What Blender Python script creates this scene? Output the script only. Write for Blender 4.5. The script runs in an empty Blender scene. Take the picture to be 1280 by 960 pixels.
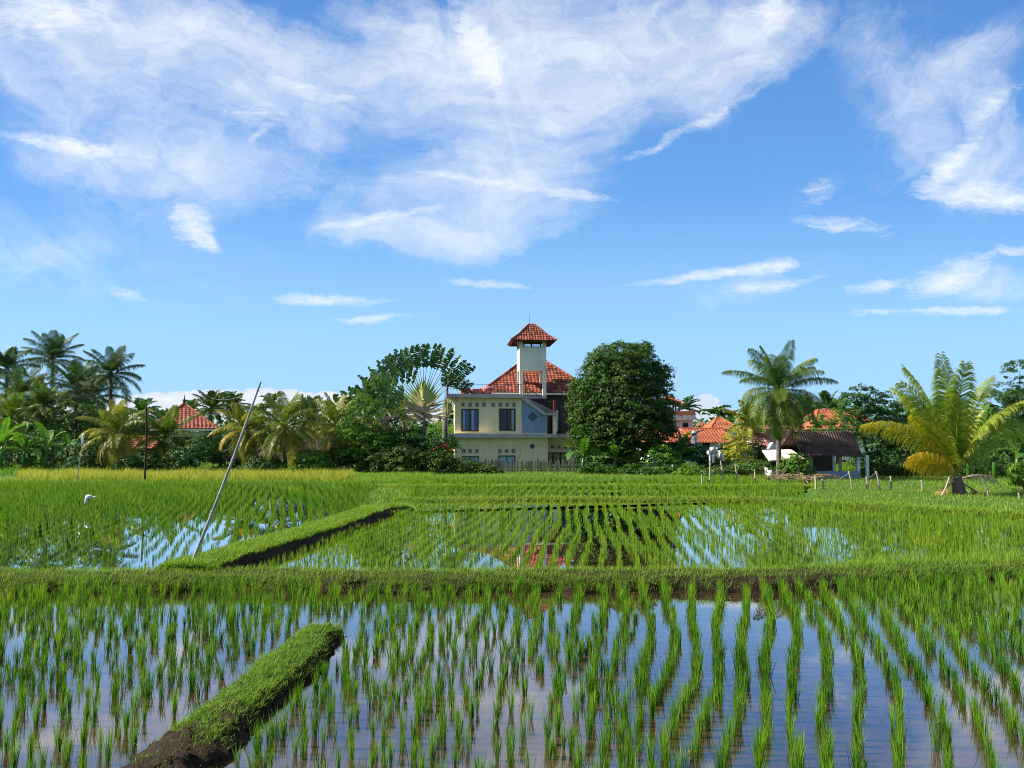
import bpy, math, random
import numpy as np
from mathutils import Vector, Matrix

random.seed(7)
rng = np.random.default_rng(11)
scene = bpy.context.scene
COL = scene.collection
PI = math.pi
R = math.radians

# ------------------------------------------------------------------ camera
F = 967.0
CAM_Z = 2.4
HOR = 545.0
PITCH = math.atan((HOR - 480.0) / F)
cam_d = bpy.data.cameras.new("camera")
cam_d.sensor_width = 36.0
cam_d.lens = F / 1280.0 * 36.0
cam_d.clip_start = 0.05
cam_d.clip_end = 9000.0
cam = bpy.data.objects.new("camera", cam_d)
cam.location = (0, 0, CAM_Z)
cam.rotation_euler = (PI / 2 + PITCH, 0, 0)
COL.objects.link(cam)
scene.camera = cam
CP, SP = math.cos(PITCH), math.sin(PITCH)


def ray(px, py):
    u, v = (px - 640.0) / F, (480.0 - py) / F
    return np.array([u, CP - v * SP, SP + v * CP])


def at(px, py, d):
    """the point of the photograph's ray (px, py) that lies d metres ahead"""
    r = ray(px, py)
    t = d / r[1]
    return np.array([r[0] * t, d, CAM_Z + r[2] * t])


def gnd(px, py, z=0.0):
    r = ray(px, py)
    t = (z - CAM_Z) / r[2]
    return np.array([r[0] * t, r[1] * t, z])


# ------------------------------------------------------------------ mesh builder
class MB:
    def __init__(self):
        self.v, self.q, self.t, self.tn = [], [], [], []
        self.qm, self.tm = [], []
        self.n = 0

    def add(self, v, quads=None, tris=None, tint=0.5, mat=0):
        v = np.asarray(v, dtype=np.float64).reshape(-1, 3)
        self.v.append(v)
        t = np.full(len(v), tint) if np.isscalar(tint) else np.asarray(tint, dtype=np.float64)
        self.tn.append(t)
        if quads is not None and len(quads):
            a = np.asarray(quads, dtype=np.int64).reshape(-1, 4) + self.n
            self.q.append(a); self.qm.append(np.full(len(a), mat, dtype=np.int32))
        if tris is not None and len(tris):
            a = np.asarray(tris, dtype=np.int64).reshape(-1, 3) + self.n
            self.t.append(a); self.tm.append(np.full(len(a), mat, dtype=np.int32))
        self.n += len(v)
        return self

    def box(self, lo, hi, tint=0.5, mat=0, M=None):
        x0, y0, z0 = lo; x1, y1, z1 = hi
        v = np.array([[x0, y0, z0], [x1, y0, z0], [x1, y1, z0], [x0, y1, z0],
                      [x0, y0, z1], [x1, y0, z1], [x1, y1, z1], [x0, y1, z1]], float)
        if M is not None:
            v = v @ np.array(M)[:3, :3].T + np.array(M)[:3, 3]
        f = [[0, 3, 2, 1], [4, 5, 6, 7], [0, 1, 5, 4], [1, 2, 6, 5], [2, 3, 7, 6], [3, 0, 4, 7]]
        return self.add(v, f, tint=tint, mat=mat)

    def tube(self, pts, rad, n=6, tint=0.5, mat=0, cap=True):
        pts = np.asarray(pts, float)
        k = len(pts)
        rad = np.full(k, rad) if np.isscalar(rad) else np.asarray(rad, float)
        tan = np.gradient(pts, axis=0)
        tan /= np.linalg.norm(tan, axis=1)[:, None] + 1e-9
        ref = np.array([0, 0, 1.0]) if abs(tan[0][2]) < 0.9 else np.array([1.0, 0, 0])
        a = np.linspace(0, 2 * PI, n, endpoint=False)
        vs = []
        for i in range(k):
            s = np.cross(tan[i], ref); s /= np.linalg.norm(s) + 1e-9
            u = np.cross(s, tan[i])
            vs.append(pts[i] + rad[i] * (np.cos(a)[:, None] * s + np.sin(a)[:, None] * u))
        v = np.concatenate(vs)
        q = []
        for i in range(k - 1):
            for j in range(n):
                j2 = (j + 1) % n
                q.append([i * n + j, i * n + j2, (i + 1) * n + j2, (i + 1) * n + j])
        tr = []
        if cap:
            v = np.concatenate([v, pts[:1], pts[-1:]])
            for j in range(n):
                j2 = (j + 1) % n
                tr.append([k * n, j2, j]); tr.append([k * n + 1, (k - 1) * n + j, (k - 1) * n + j2])
        tt = tint if np.isscalar(tint) else np.concatenate([np.repeat(tint, n), [tint[0], tint[-1]] if cap else []])
        return self.add(v, q, tr, tint=tt, mat=mat)

    def lathe(self, prof, n=16, c=(0, 0, 0), tint=0.5, mat=0):
        a = np.linspace(0, 2 * PI, n, endpoint=False)
        v = np.concatenate([np.stack([r * np.cos(a) + c[0], r * np.sin(a) + c[1], np.full(n, z + c[2])], 1) for r, z in prof])
        q = [[i * n + j, i * n + (j + 1) % n, (i + 1) * n + (j + 1) % n, (i + 1) * n + j] for i in range(len(prof) - 1) for j in range(n)]
        return self.add(v, q, tint=tint, mat=mat)

    def prism(self, poly, y0, y1, tint=0.5, mat=0):
        """polygon in x-z, extruded along y"""
        n = len(poly)
        v = [[p[0], y0, p[1]] for p in poly] + [[p[0], y1, p[1]] for p in poly]
        q = [[i, (i + 1) % n, n + (i + 1) % n, n + i] for i in range(n)]
        tr = [[0, i, i + 1] for i in range(1, n - 1)] + [[n, n + i + 1, n + i] for i in range(1, n - 1)]
        return self.add(v, q, tr, tint=tint, mat=mat)

    def mesh(self, name, mats, smooth=False):
        me = bpy.data.meshes.new(name)
        v = np.concatenate(self.v)
        q = np.concatenate(self.q) if self.q else np.zeros((0, 4), np.int64)
        t = np.concatenate(self.t) if self.t else np.zeros((0, 3), np.int64)
        me.vertices.add(len(v))
        me.vertices.foreach_set("co", v.astype(np.float32).ravel())
        li = np.concatenate([q.ravel(), t.ravel()]).astype(np.int32)
        me.loops.add(len(li))
        me.loops.foreach_set("vertex_index", li)
        npoly = len(q) + len(t)
        me.polygons.add(npoly)
        st = np.concatenate([np.arange(len(q)) * 4, len(q) * 4 + np.arange(len(t)) * 3]).astype(np.int32)
        me.polygons.foreach_set("loop_start", st)
        mi = np.concatenate((self.qm or [np.zeros(0, np.int32)]) + (self.tm or [np.zeros(0, np.int32)])).astype(np.int32)
        if mi.any():
            me.polygons.foreach_set("material_index", mi)
        me.polygons.foreach_set("use_smooth", np.full(npoly, smooth, dtype=bool))
        me.update(calc_edges=True)
        at_ = me.attributes.new("tint", 'FLOAT', 'POINT')
        at_.data.foreach_set("value", np.concatenate(self.tn).astype(np.float32))
        for m in (mats if isinstance(mats, (list, tuple)) else [mats]):
            me.materials.append(m)
        return me

    def build(self, name, mats, parent=None, loc=None, smooth=False):
        me = self.mesh(name, mats, smooth)
        o = bpy.data.objects.new(name, me)
        COL.objects.link(o)
        if parent is not None:
            o.parent = parent
        if loc is not None:
            o.location = loc
        return o


def tag(o, label=None, cat=None, group=None, kind=None):
    if label: o["label"] = label
    if cat: o["category"] = cat
    if group: o["group"] = group
    if kind: o["kind"] = kind
    return o


def thing(name, label, cat, loc=(0, 0, 0), rz=0.0, group=None):
    o = bpy.data.objects.new(name, None)
    o.empty_display_size = 0.3
    COL.objects.link(o)
    o.location = loc
    o.rotation_euler = (0, 0, rz)
    return tag(o, label, cat, group)


# ------------------------------------------------------------------ materials
def nm(name):
    m = bpy.data.materials.new(name)
    m.use_nodes = True
    nt = m.node_tree
    nt.nodes.clear()
    out = nt.nodes.new("ShaderNodeOutputMaterial")
    return m, nt, out


def N(nt, typ, **kw):
    n = nt.nodes.new(typ)
    for k, v in kw.items():
        setattr(n, k, v)
    return n


def rgba(c):
    return (c[0], c[1], c[2], 1.0)


def ramp(nt, stops, fac=None):
    r = nt.nodes.new("ShaderNodeValToRGB")
    el = r.color_ramp.elements
    el[0].position, el[0].color = stops[0][0], rgba(stops[0][1])
    el[1].position, el[1].color = stops[-1][0], rgba(stops[-1][1])
    for p, c in stops[1:-1]:
        e = el.new(p); e.color = rgba(c)
    if fac is not None:
        nt.links.new(fac, r.inputs[0])
    return r


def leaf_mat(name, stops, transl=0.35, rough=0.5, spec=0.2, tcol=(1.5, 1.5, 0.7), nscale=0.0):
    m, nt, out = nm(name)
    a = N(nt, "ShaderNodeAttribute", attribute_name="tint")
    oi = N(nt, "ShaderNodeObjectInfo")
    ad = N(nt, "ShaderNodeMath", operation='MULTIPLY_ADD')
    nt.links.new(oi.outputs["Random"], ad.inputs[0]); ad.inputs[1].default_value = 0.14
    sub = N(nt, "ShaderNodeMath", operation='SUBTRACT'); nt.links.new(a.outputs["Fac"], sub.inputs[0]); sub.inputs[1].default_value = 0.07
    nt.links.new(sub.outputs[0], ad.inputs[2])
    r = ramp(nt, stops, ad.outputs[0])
    p = N(nt, "ShaderNodeBsdfPrincipled")
    nt.links.new(r.outputs[0], p.inputs["Base Color"])
    p.inputs["Roughness"].default_value = rough
    p.inputs["Specular IOR Level"].default_value = spec
    tr = N(nt, "ShaderNodeBsdfTranslucent")
    mul = N(nt, "ShaderNodeVectorMath", operation='MULTIPLY')
    nt.links.new(r.outputs[0], mul.inputs[0]); mul.inputs[1].default_value = tcol
    nt.links.new(mul.outputs[0], tr.inputs["Color"])
    mx = N(nt, "ShaderNodeMixShader"); mx.inputs[0].default_value = transl
    nt.links.new(p.outputs[0], mx.inputs[1]); nt.links.new(tr.outputs[0], mx.inputs[2])
    nt.links.new(mx.outputs[0], out.inputs[0])
    return m


def solid_mat(name, c1, c2=None, scale=3.0, rough=0.85, spec=0.3, bump=0.0, stretch=(1, 1, 1), use_tint=False, metal=0.0, thr=(0.35, 0.7)):
    m, nt, out = nm(name)
    c2 = c2 or tuple(x * 0.75 for x in c1)
    p = N(nt, "ShaderNodeBsdfPrincipled")
    p.inputs["Roughness"].default_value = rough
    p.inputs["Specular IOR Level"].default_value = spec
    p.inputs["Metallic"].default_value = metal
    tc = N(nt, "ShaderNodeTexCoord")
    mp = N(nt, "ShaderNodeMapping"); mp.inputs["Scale"].default_value = stretch
    nt.links.new(tc.outputs["Object"], mp.inputs[0])
    no = N(nt, "ShaderNodeTexNoise"); no.inputs["Scale"].default_value = scale; no.inputs["Detail"].default_value = 6; no.inputs["Roughness"].default_value = 0.65
    nt.links.new(mp.outputs[0], no.inputs["Vector"])
    fac = no.outputs["Fac"]
    if use_tint:
        a = N(nt, "ShaderNodeAttribute", attribute_name="tint")
        mm = N(nt, "ShaderNodeMath", operation='MULTIPLY_ADD')
        nt.links.new(no.outputs["Fac"], mm.inputs[0]); mm.inputs[1].default_value = 0.7
        s = N(nt, "ShaderNodeMath", operation='MULTIPLY_ADD'); nt.links.new(a.outputs["Fac"], s.inputs[0]); s.inputs[1].default_value = 0.8; s.inputs[2].default_value = -0.25
        nt.links.new(s.outputs[0], mm.inputs[2])
        fac = mm.outputs[0]
    r = ramp(nt, [(thr[0], c1), (thr[1], c2)], fac)
    nt.links.new(r.outputs[0], p.inputs["Base Color"])
    if bump:
        b = N(nt, "ShaderNodeBump"); b.inputs["Strength"].default_value = bump; b.inputs["Distance"].default_value = 0.03
        n2 = N(nt, "ShaderNodeTexNoise"); n2.inputs["Scale"].default_value = scale * 5; n2.inputs["Detail"].default_value = 8
        nt.links.new(mp.outputs[0], n2.inputs["Vector"])
        nt.links.new(n2.outputs["Fac"], b.inputs["Height"]); nt.links.new(b.outputs[0], p.inputs["Normal"])
    nt.links.new(p.outputs[0], out.inputs[0])
    return m


RICE = leaf_mat("rice_leaf", [(0.0, (0.024, 0.080, 0.006)), (0.5, (0.078, 0.200, 0.010)), (1.0, (0.235, 0.335, 0.020))], transl=0.33)
GRASS = leaf_mat("bank_grass", [(0.0, (0.035, 0.100, 0.008)), (0.5, (0.10, 0.215, 0.014)), (1.0, (0.25, 0.33, 0.035))], transl=0.35)
YGRASS = leaf_mat("yellow_grass", [(0.0, (0.10, 0.20, 0.02)), (0.5, (0.32, 0.32, 0.04)), (1.0, (0.42, 0.34, 0.10))], transl=0.4)
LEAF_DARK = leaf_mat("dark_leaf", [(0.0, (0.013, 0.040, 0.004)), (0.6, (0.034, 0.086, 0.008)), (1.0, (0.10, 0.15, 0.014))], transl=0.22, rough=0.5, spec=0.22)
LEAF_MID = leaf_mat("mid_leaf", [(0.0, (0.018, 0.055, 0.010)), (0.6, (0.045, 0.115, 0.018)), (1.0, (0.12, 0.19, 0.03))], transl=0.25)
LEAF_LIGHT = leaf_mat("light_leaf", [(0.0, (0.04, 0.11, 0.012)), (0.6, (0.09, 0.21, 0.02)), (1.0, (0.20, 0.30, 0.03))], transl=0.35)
LEAF_RED = leaf_mat("red_leaf", [(0.0, (0.25, 0.02, 0.01)), (1.0, (0.45, 0.06, 0.03))], transl=0.25)
LEAF_YEL = leaf_mat("yellow_leaf", [(0.0, (0.12, 0.19, 0.02)), (0.5, (0.30, 0.30, 0.03)), (1.0, (0.5, 0.33, 0.04))], transl=0.35)
PALM_G = leaf_mat("palm_leaf", [(0.0, (0.020, 0.050, 0.014)), (0.5, (0.050, 0.100, 0.022)), (1.0, (0.16, 0.19, 0.03))], transl=0.25, rough=0.45, spec=0.25)
PALM_Y = leaf_mat("golden_palm_leaf", [(0.0, (0.07, 0.15, 0.014)), (0.45, (0.19, 0.27, 0.022)), (1.0, (0.50, 0.36, 0.04))], transl=0.42, rough=0.45, spec=0.25)
PALM_M = leaf_mat("olive_palm_leaf", [(0.0, (0.030, 0.075, 0.012)), (0.5, (0.095, 0.16, 0.016)), (1.0, (0.40, 0.28, 0.04))], transl=0.32, rough=0.45, spec=0.25)
DEAD = leaf_mat("dry_leaf", [(0.0, (0.20, 0.12, 0.04)), (1.0, (0.42, 0.28, 0.10))], transl=0.2)
BANANA = leaf_mat("banana_leaf", [(0.0, (0.022, 0.070, 0.014)), (0.5, (0.06, 0.16, 0.02)), (1.0, (0.17, 0.27, 0.03))], transl=0.35, rough=0.35, spec=0.45)
TRAV = leaf_mat("fan_leaf", [(0.0, (0.022, 0.055, 0.016)), (0.5, (0.05, 0.11, 0.028)), (1.0, (0.13, 0.18, 0.06))], transl=0.22, rough=0.45, spec=0.25)
PETIOLE = leaf_mat("petiole", [(0.0, (0.05, 0.09, 0.03)), (0.35, (0.34, 0.40, 0.08)), (0.62, (0.48, 0.40, 0.16)), (1.0, (0.30, 0.18, 0.16))], transl=0.05)
BARK = solid_mat("bark", (0.10, 0.075, 0.05), (0.05, 0.038, 0.028), 4, bump=0.5)
PALMBARK = solid_mat("palm_bark", (0.16, 0.13, 0.10), (0.07, 0.055, 0.042), 6, stretch=(0.6, 0.6, 4), bump=0.6)
COCO = solid_mat("coconut_husk", (0.50, 0.17, 0.02), (0.22, 0.12, 0.03), 3)
MUD = solid_mat("mud", (0.036, 0.022, 0.013), (0.013, 0.0085, 0.0055), 9, spec=.12, rough=0.9, bump=0.9)


def ground_mat():
    m, nt, out = nm("ground_soil_and_grass")
    p = N(nt, "ShaderNodeBsdfPrincipled"); p.inputs["Roughness"].default_value = 0.95; p.inputs["Specular IOR Level"].default_value = 0.1
    tc = N(nt, "ShaderNodeTexCoord")
    no = N(nt, "ShaderNodeTexNoise"); no.inputs["Scale"].default_value = 0.6; no.inputs["Detail"].default_value = 8
    nt.links.new(tc.outputs["Object"], no.inputs["Vector"])
    r = ramp(nt, [(0.35, (0.035, 0.075, 0.012)), (0.55, (0.06, 0.11, 0.018)), (0.75, (0.085, 0.075, 0.035))], no.outputs["Fac"])
    nt.links.new(r.outputs[0], p.inputs["Base Color"])
    nt.links.new(p.outputs[0], out.inputs[0])
    return m


def water_mat():
    m, nt, out = nm("paddy_water")
    tc = N(nt, "ShaderNodeTexCoord")
    no = N(nt, "ShaderNodeTexNoise"); no.inputs["Scale"].default_value = 1.3; no.inputs["Detail"].default_value = 8; no.inputs["Roughness"].default_value = 0.7
    nt.links.new(tc.outputs["Object"], no.inputs["Vector"])
    r = ramp(nt, [(0.3, (0.014, 0.009, 0.005)), (0.5, (0.044, 0.024, 0.012)), (0.7, (0.078, 0.046, 0.024))], no.outputs["Fac"])
    df = N(nt, "ShaderNodeBsdfDiffuse"); nt.links.new(r.outputs[0], df.inputs[0])
    gl = N(nt, "ShaderNodeBsdfGlossy"); gl.inputs["Roughness"].default_value = 0.012; gl.inputs[0].default_value = (.96, .97, 1, 1)
    fr = N(nt, "ShaderNodeFresnel"); fr.inputs[0].default_value = 1.36
    fm_ = N(nt, "ShaderNodeMath", operation='MULTIPLY_ADD'); fm_.use_clamp = True
    nt.links.new(fr.outputs[0], fm_.inputs[0]); fm_.inputs[1].default_value = 1.85; fm_.inputs[2].default_value = 0.08
    p = N(nt, "ShaderNodeMixShader"); nt.links.new(fm_.outputs[0], p.inputs[0])
    nt.links.new(df.outputs[0], p.inputs[1]); nt.links.new(gl.outputs[0], p.inputs[2])
    n2 = N(nt, "ShaderNodeTexNoise"); n2.inputs["Scale"].default_value = 0.9; n2.inputs["Detail"].default_value = 4
    nt.links.new(tc.outputs["Object"], n2.inputs["Vector"])
    b = N(nt, "ShaderNodeBump"); b.inputs["Strength"].default_value = 0.04; b.inputs["Distance"].default_value = 0.02
    nt.links.new(n2.outputs["Fac"], b.inputs["Height"]); nt.links.new(b.outputs[0], gl.inputs["Normal"])
    nt.links.new(p.outputs[0], out.inputs[0])
    return m


GROUND_M = ground_mat()
WATER_M = water_mat()
# ------------------------------------------------------------------ sun and sky
SUN_EL = R(38)
SUN_H = np.array([-0.998, 0.02])
SUN_H = SUN_H / np.linalg.norm(SUN_H)
sun_dir = Vector((SUN_H[0] * math.cos(SUN_EL), SUN_H[1] * math.cos(SUN_EL), math.sin(SUN_EL)))
sl = bpy.data.lights.new("sun", 'SUN')
sl.energy = 5.0
sl.angle = R(0.53)
sl.color = (1.0, 0.93, 0.80)
so = bpy.data.objects.new("sun", sl)
so.rotation_euler = sun_dir.to_track_quat('Z', 'Y').to_euler()
so.location = (-30, 10, 40)
COL.objects.link(so)

world = bpy.data.worlds.new("World")
scene.world = world
world.use_nodes = True
wn = world.node_tree
wn.nodes.clear()
wo = N(wn, "ShaderNodeOutputWorld")
bg = N(wn, "ShaderNodeBackground"); bg.inputs["Strength"].default_value = 0.098
sky = N(wn, "ShaderNodeTexSky", sky_type='NISHITA')
sky.sun_disc = False
sky.sun_elevation = SUN_EL
sky.sun_rotation = math.atan2(sun_dir.x, sun_dir.y)
sky.altitude = 0
sky.air_density = 1.0
sky.dust_density = 0.35
sky.ozone_density = 2.2
L = wn.links.new


def M_(op, a, b=None, c=None, clamp=False):
    n = N(wn, "ShaderNodeMath", operation=op); n.use_clamp = clamp
    for i, x in enumerate((a, b, c)):
        if x is None: continue
        if isinstance(x, (int, float)): n.inputs[i].default_value = x
        else: L(x, n.inputs[i])
    return n.outputs[0]


def mapr(x, a, b, c, d, smooth=False):
    n = N(wn, "ShaderNodeMapRange")
    if smooth: n.interpolation_type = 'SMOOTHSTEP'
    L(x, n.inputs[0])
    for i, y in enumerate((a, b, c, d)): n.inputs[i + 1].default_value = y
    return n.outputs[0]


tc = N(wn, "ShaderNodeTexCoord")
sep = N(wn, "ShaderNodeSeparateXYZ"); L(tc.outputs["Generated"], sep.inputs[0])
yy = M_('MAXIMUM', M_('ABSOLUTE', sep.outputs[1]), 0.04)
U = M_('DIVIDE', sep.outputs[0], yy)
V = M_('DIVIDE', sep.outputs[2], yy)
uv = N(wn, "ShaderNodeCombineXYZ"); L(U, uv.inputs[0]); L(V, uv.inputs[1])


def noise(vec, scale, detail=6, rough=0.6, dist=0.0, stretch=(1, 1, 1), rot=0.0, off=(0, 0, 0), color=False):
    mp = N(wn, "ShaderNodeMapping")
    mp.inputs["Scale"].default_value = stretch
    mp.inputs["Rotation"].default_value = (0, 0, rot)
    mp.inputs["Location"].default_value = off
    L(vec, mp.inputs[0])
    no = N(wn, "ShaderNodeTexNoise")
    no.inputs["Scale"].default_value = scale; no.inputs["Detail"].default_value = detail
    no.inputs["Roughness"].default_value = rough; no.inputs["Distortion"].default_value = dist
    L(mp.outputs[0], no.inputs["Vector"])
    return no.outputs["Color"] if color else no.outputs["Fac"]


# soft wind warp of the cloud coordinates
wc = noise(uv.outputs[0], 3.2, 5, 0.55, color=True)
ws = N(wn, "ShaderNodeVectorMath", operation='SUBTRACT'); L(wc, ws.inputs[0]); ws.inputs[1].default_value = (0.5, 0.5, 0.5)
wm = N(wn, "ShaderNodeVectorMath", operation='MULTIPLY'); L(ws.outputs[0], wm.inputs[0]); wm.inputs[1].default_value = (0.28, 0.17, 0)
wa = N(wn, "ShaderNodeVectorMath", operation='ADD'); L(uv.outputs[0], wa.inputs[0]); L(wm.outputs[0], wa.inputs[1])
wc2 = noise(uv.outputs[0], 22, 4, 0.6, color=True)
ws2 = N(wn, "ShaderNodeVectorMath", operation='SUBTRACT'); L(wc2, ws2.inputs[0]); ws2.inputs[1].default_value = (0.5, 0.5, 0.5)
wm2 = N(wn, "ShaderNodeVectorMath", operation='MULTIPLY'); L(ws2.outputs[0], wm2.inputs[0]); wm2.inputs[1].default_value = (0.045, 0.018, 0)
waf = N(wn, "ShaderNodeVectorMath", operation='ADD'); L(wa.outputs[0], waf.inputs[0]); L(wm2.outputs[0], waf.inputs[1])
WUV = waf.outputs[0]
SUV = N(wn, "ShaderNodeVectorMath", operation='ADD'); L(uv.outputs[0], SUV.inputs[0]); L(wm2.outputs[0], SUV.inputs[1])


def px_uv(px, py):
    r = ray(px, py)
    return r[0] / r[1], r[2] / r[1]


def blob(vec, cx, cy, rx, ry, rot, amp, hard=0.0):
    u, v = px_uv(cx, cy)
    mp = N(wn, "ShaderNodeMapping", vector_type='TEXTURE')
    mp.inputs["Location"].default_value = (u, v, 0)
    mp.inputs["Rotation"].default_value = (0, 0, R(rot))
    k = 1.35
    mp.inputs["Scale"].default_value = (rx / F * k, ry / F * k, 1)
    L(vec, mp.inputs[0])
    ln = N(wn, "ShaderNodeVectorMath", operation='LENGTH'); L(mp.outputs[0], ln.inputs[0])
    return mapr(ln.outputs["Value"], hard, 1.0, amp, 0.0, True)


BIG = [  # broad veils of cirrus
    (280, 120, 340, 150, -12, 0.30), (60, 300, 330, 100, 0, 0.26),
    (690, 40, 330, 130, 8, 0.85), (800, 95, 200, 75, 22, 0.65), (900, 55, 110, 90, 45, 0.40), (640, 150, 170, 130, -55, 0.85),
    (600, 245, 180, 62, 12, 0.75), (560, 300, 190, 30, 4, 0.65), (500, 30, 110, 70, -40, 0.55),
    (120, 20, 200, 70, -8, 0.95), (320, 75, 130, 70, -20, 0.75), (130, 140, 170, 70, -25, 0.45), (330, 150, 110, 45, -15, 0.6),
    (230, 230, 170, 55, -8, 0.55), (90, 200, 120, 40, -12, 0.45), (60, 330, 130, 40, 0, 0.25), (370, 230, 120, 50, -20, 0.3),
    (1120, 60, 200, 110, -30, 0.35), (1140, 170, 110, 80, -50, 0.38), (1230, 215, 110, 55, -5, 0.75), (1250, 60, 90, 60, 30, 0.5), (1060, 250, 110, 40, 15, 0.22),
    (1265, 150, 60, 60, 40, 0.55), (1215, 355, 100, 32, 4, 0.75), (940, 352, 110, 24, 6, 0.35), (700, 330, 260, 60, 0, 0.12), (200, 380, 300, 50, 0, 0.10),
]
FINE = [  # bright combed streaks
    (380, 110, 90, 10, -15, .5), (600, 60, 100, 30, -65, .6), (830, 175, 80, 8, 28, .55), (600, 225, 140, 9, -8, .5), (480, 272, 110, 8, 10, .6),
    (90, 182, 105, 13, -11, 0.95), (243, 283, 42, 30, -40, 0.95), (262, 302, 24, 10, -30, 0.9), (322, 145, 55, 22, -8, 0.55), (318, 172, 24, 8, 40, 0.45),
    (155, 368, 32, 11, -8, 0.75), (411, 374, 85, 9, 0, 0.95), (465, 398, 55, 7, 2, 0.75), (611, 356, 62, 7, -6, 0.85), 
    (895, 342, 115, 9, 8, 1.0), (970, 331, 34, 13, 12, 0.8), (965, 357, 72, 11, 8, 0.8), (1055, 281, 85, 13, -6, 0.65), (1022, 240, 45, 18, 25, 0.5),
    (1185, 205, 62, 20, 42, 0.95), (1240, 245, 80, 26, -4, 0.8), (1220, 250, 100, 16, -8, 0.5), (1240, 130, 70, 14, 38, 0.6), (1190, 345, 62, 24, 22, 1.0), (1200, 389, 85, 8, 0, 0.85),
    (1095, 357, 50, 9, 6, 0.8), (1268, 313, 36, 9, 4, 0.8), (1092, 391, 42, 7, 2, 0.6), (725, 245, 60, 10, -4, 0.6),
    (970, 12, 38, 28, 40, 0.9), (905, 140, 75, 9, 32, 0.55), (60, 20, 110, 40, 5, 0.8),
]


def total(lst, vec):
    acc = None
    for b in lst:
        o = blob(vec, *b)
        acc = o if acc is None else M_('ADD', acc, o)
    return acc


cov = M_('MINIMUM', M_('ADD', total(BIG, WUV), mapr(V, 0.75, 1.5, 0.0, 0.8, True)), 1.1)  # plus an unseen veil overhead, added to brighten the fill light
fin = M_('MINIMUM', total(FINE, SUV.outputs[0]), 1.0)
# combed fibres in two directions + soft lumps
ctr = N(wn, "ShaderNodeVectorMath", operation='SUBTRACT'); L(WUV, ctr.inputs[0]); ctr.inputs[1].default_value = (*px_uv(560, -330), 0)
cs_ = N(wn, "ShaderNodeSeparateXYZ"); L(ctr.outputs[0], cs_.inputs[0])
rad_ = N(wn, "ShaderNodeVectorMath", operation='LENGTH'); L(ctr.outputs[0], rad_.inputs[0])
ang_ = M_('ARCTAN2', cs_.outputs[0], M_('MULTIPLY', cs_.outputs[1], -1.0))
pol = N(wn, "ShaderNodeCombineXYZ"); L(ang_, pol.inputs[0]); L(rad_.outputs["Value"], pol.inputs[1])
f6 = noise(pol.outputs[0], 4.0, 10, 0.70, 0.3, (1.0, 5.0, 1), R(8), (4, 4, 0))
f7 = noise(pol.outputs[0], 5.0, 9, 0.68, 0.4, (3.2, 1.0, 1), R(14), (1, 9, 0))
f1 = noise(WUV, 5.0, 10, 0.68, 0.35, (1.0, 5.5, 1), R(18))
f2 = noise(WUV, 7.0, 10, 0.70, 0.5, (1.0, 4.5, 1), R(-38), (3, 1, 0))
f3 = noise(WUV, 4.2, 6, 0.55, 0.3, (1, 1.5, 1), 0, (7, 2, 0))
fib = M_('ADD', M_('ADD', M_('MULTIPLY', f6, 0.36), M_('MULTIPLY', f7, 0.16)), M_('ADD', M_('MULTIPLY', f2, 0.18), M_('MULTIPLY', f3, 0.30)))
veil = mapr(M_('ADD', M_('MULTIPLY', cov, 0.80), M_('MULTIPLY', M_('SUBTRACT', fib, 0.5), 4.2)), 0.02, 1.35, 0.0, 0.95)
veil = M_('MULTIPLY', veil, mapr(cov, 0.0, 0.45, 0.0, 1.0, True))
f4 = noise(SUV.outputs[0], 26.0, 9, 0.7, 0.8, (1.0, 4.5, 1), R(-7), (2, 5, 0))
f5 = noise(SUV.outputs[0], 18.0, 7, 0.65, 1.0, (1.0, 1.6, 1), R(35), (9, 5, 0))
fs = M_('ADD', M_('MULTIPLY', f4, 0.6), M_('MULTIPLY', f5, 0.4))
streak = mapr(M_('ADD', fin, M_('MULTIPLY', M_('SUBTRACT', fs, 0.5), 2.8)), 0.15, 1.30, 0.0, 0.92)
streak = M_('MULTIPLY', streak, mapr(fin, 0.0, 0.35, 0.0, 1.0, True))
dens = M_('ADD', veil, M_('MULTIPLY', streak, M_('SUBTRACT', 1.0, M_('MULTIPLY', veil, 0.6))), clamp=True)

# low cumulus bank on the skyline
n_c = noise(uv.outputs[0], 30, 8, 0.62, 0.2, (0.75, 1.25, 1), 0, (1.7, 0.4, 0))
cum = M_('ADD', blob(SUV.outputs[0], 300, 514, 230, 27, 0, 1.1, 0.5), blob(SUV.outputs[0], 884, 501, 20, 13, 0, 1.0, 0.2))
cum = M_('ADD', cum, blob(SUV.outputs[0], 895, 522, 75, 16, 0, 0.75, 0.2))
cum = M_('ADD', cum, blob(SUV.outputs[0], 590, 525, 80, 16, 0, 0.75, 0.2))
cum = M_('ADD', cum, blob(SUV.outputs[0], 1120, 530, 220, 14, 0, 0.6, 0.2))
cumf = mapr(M_('ADD', cum, M_('MULTIPLY', M_('SUBTRACT', n_c, 0.5), 1.5)), 0.42, 0.66, 0.0, 1.0, True)

mixc = N(wn, "ShaderNodeMix", data_type='RGBA')
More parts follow.
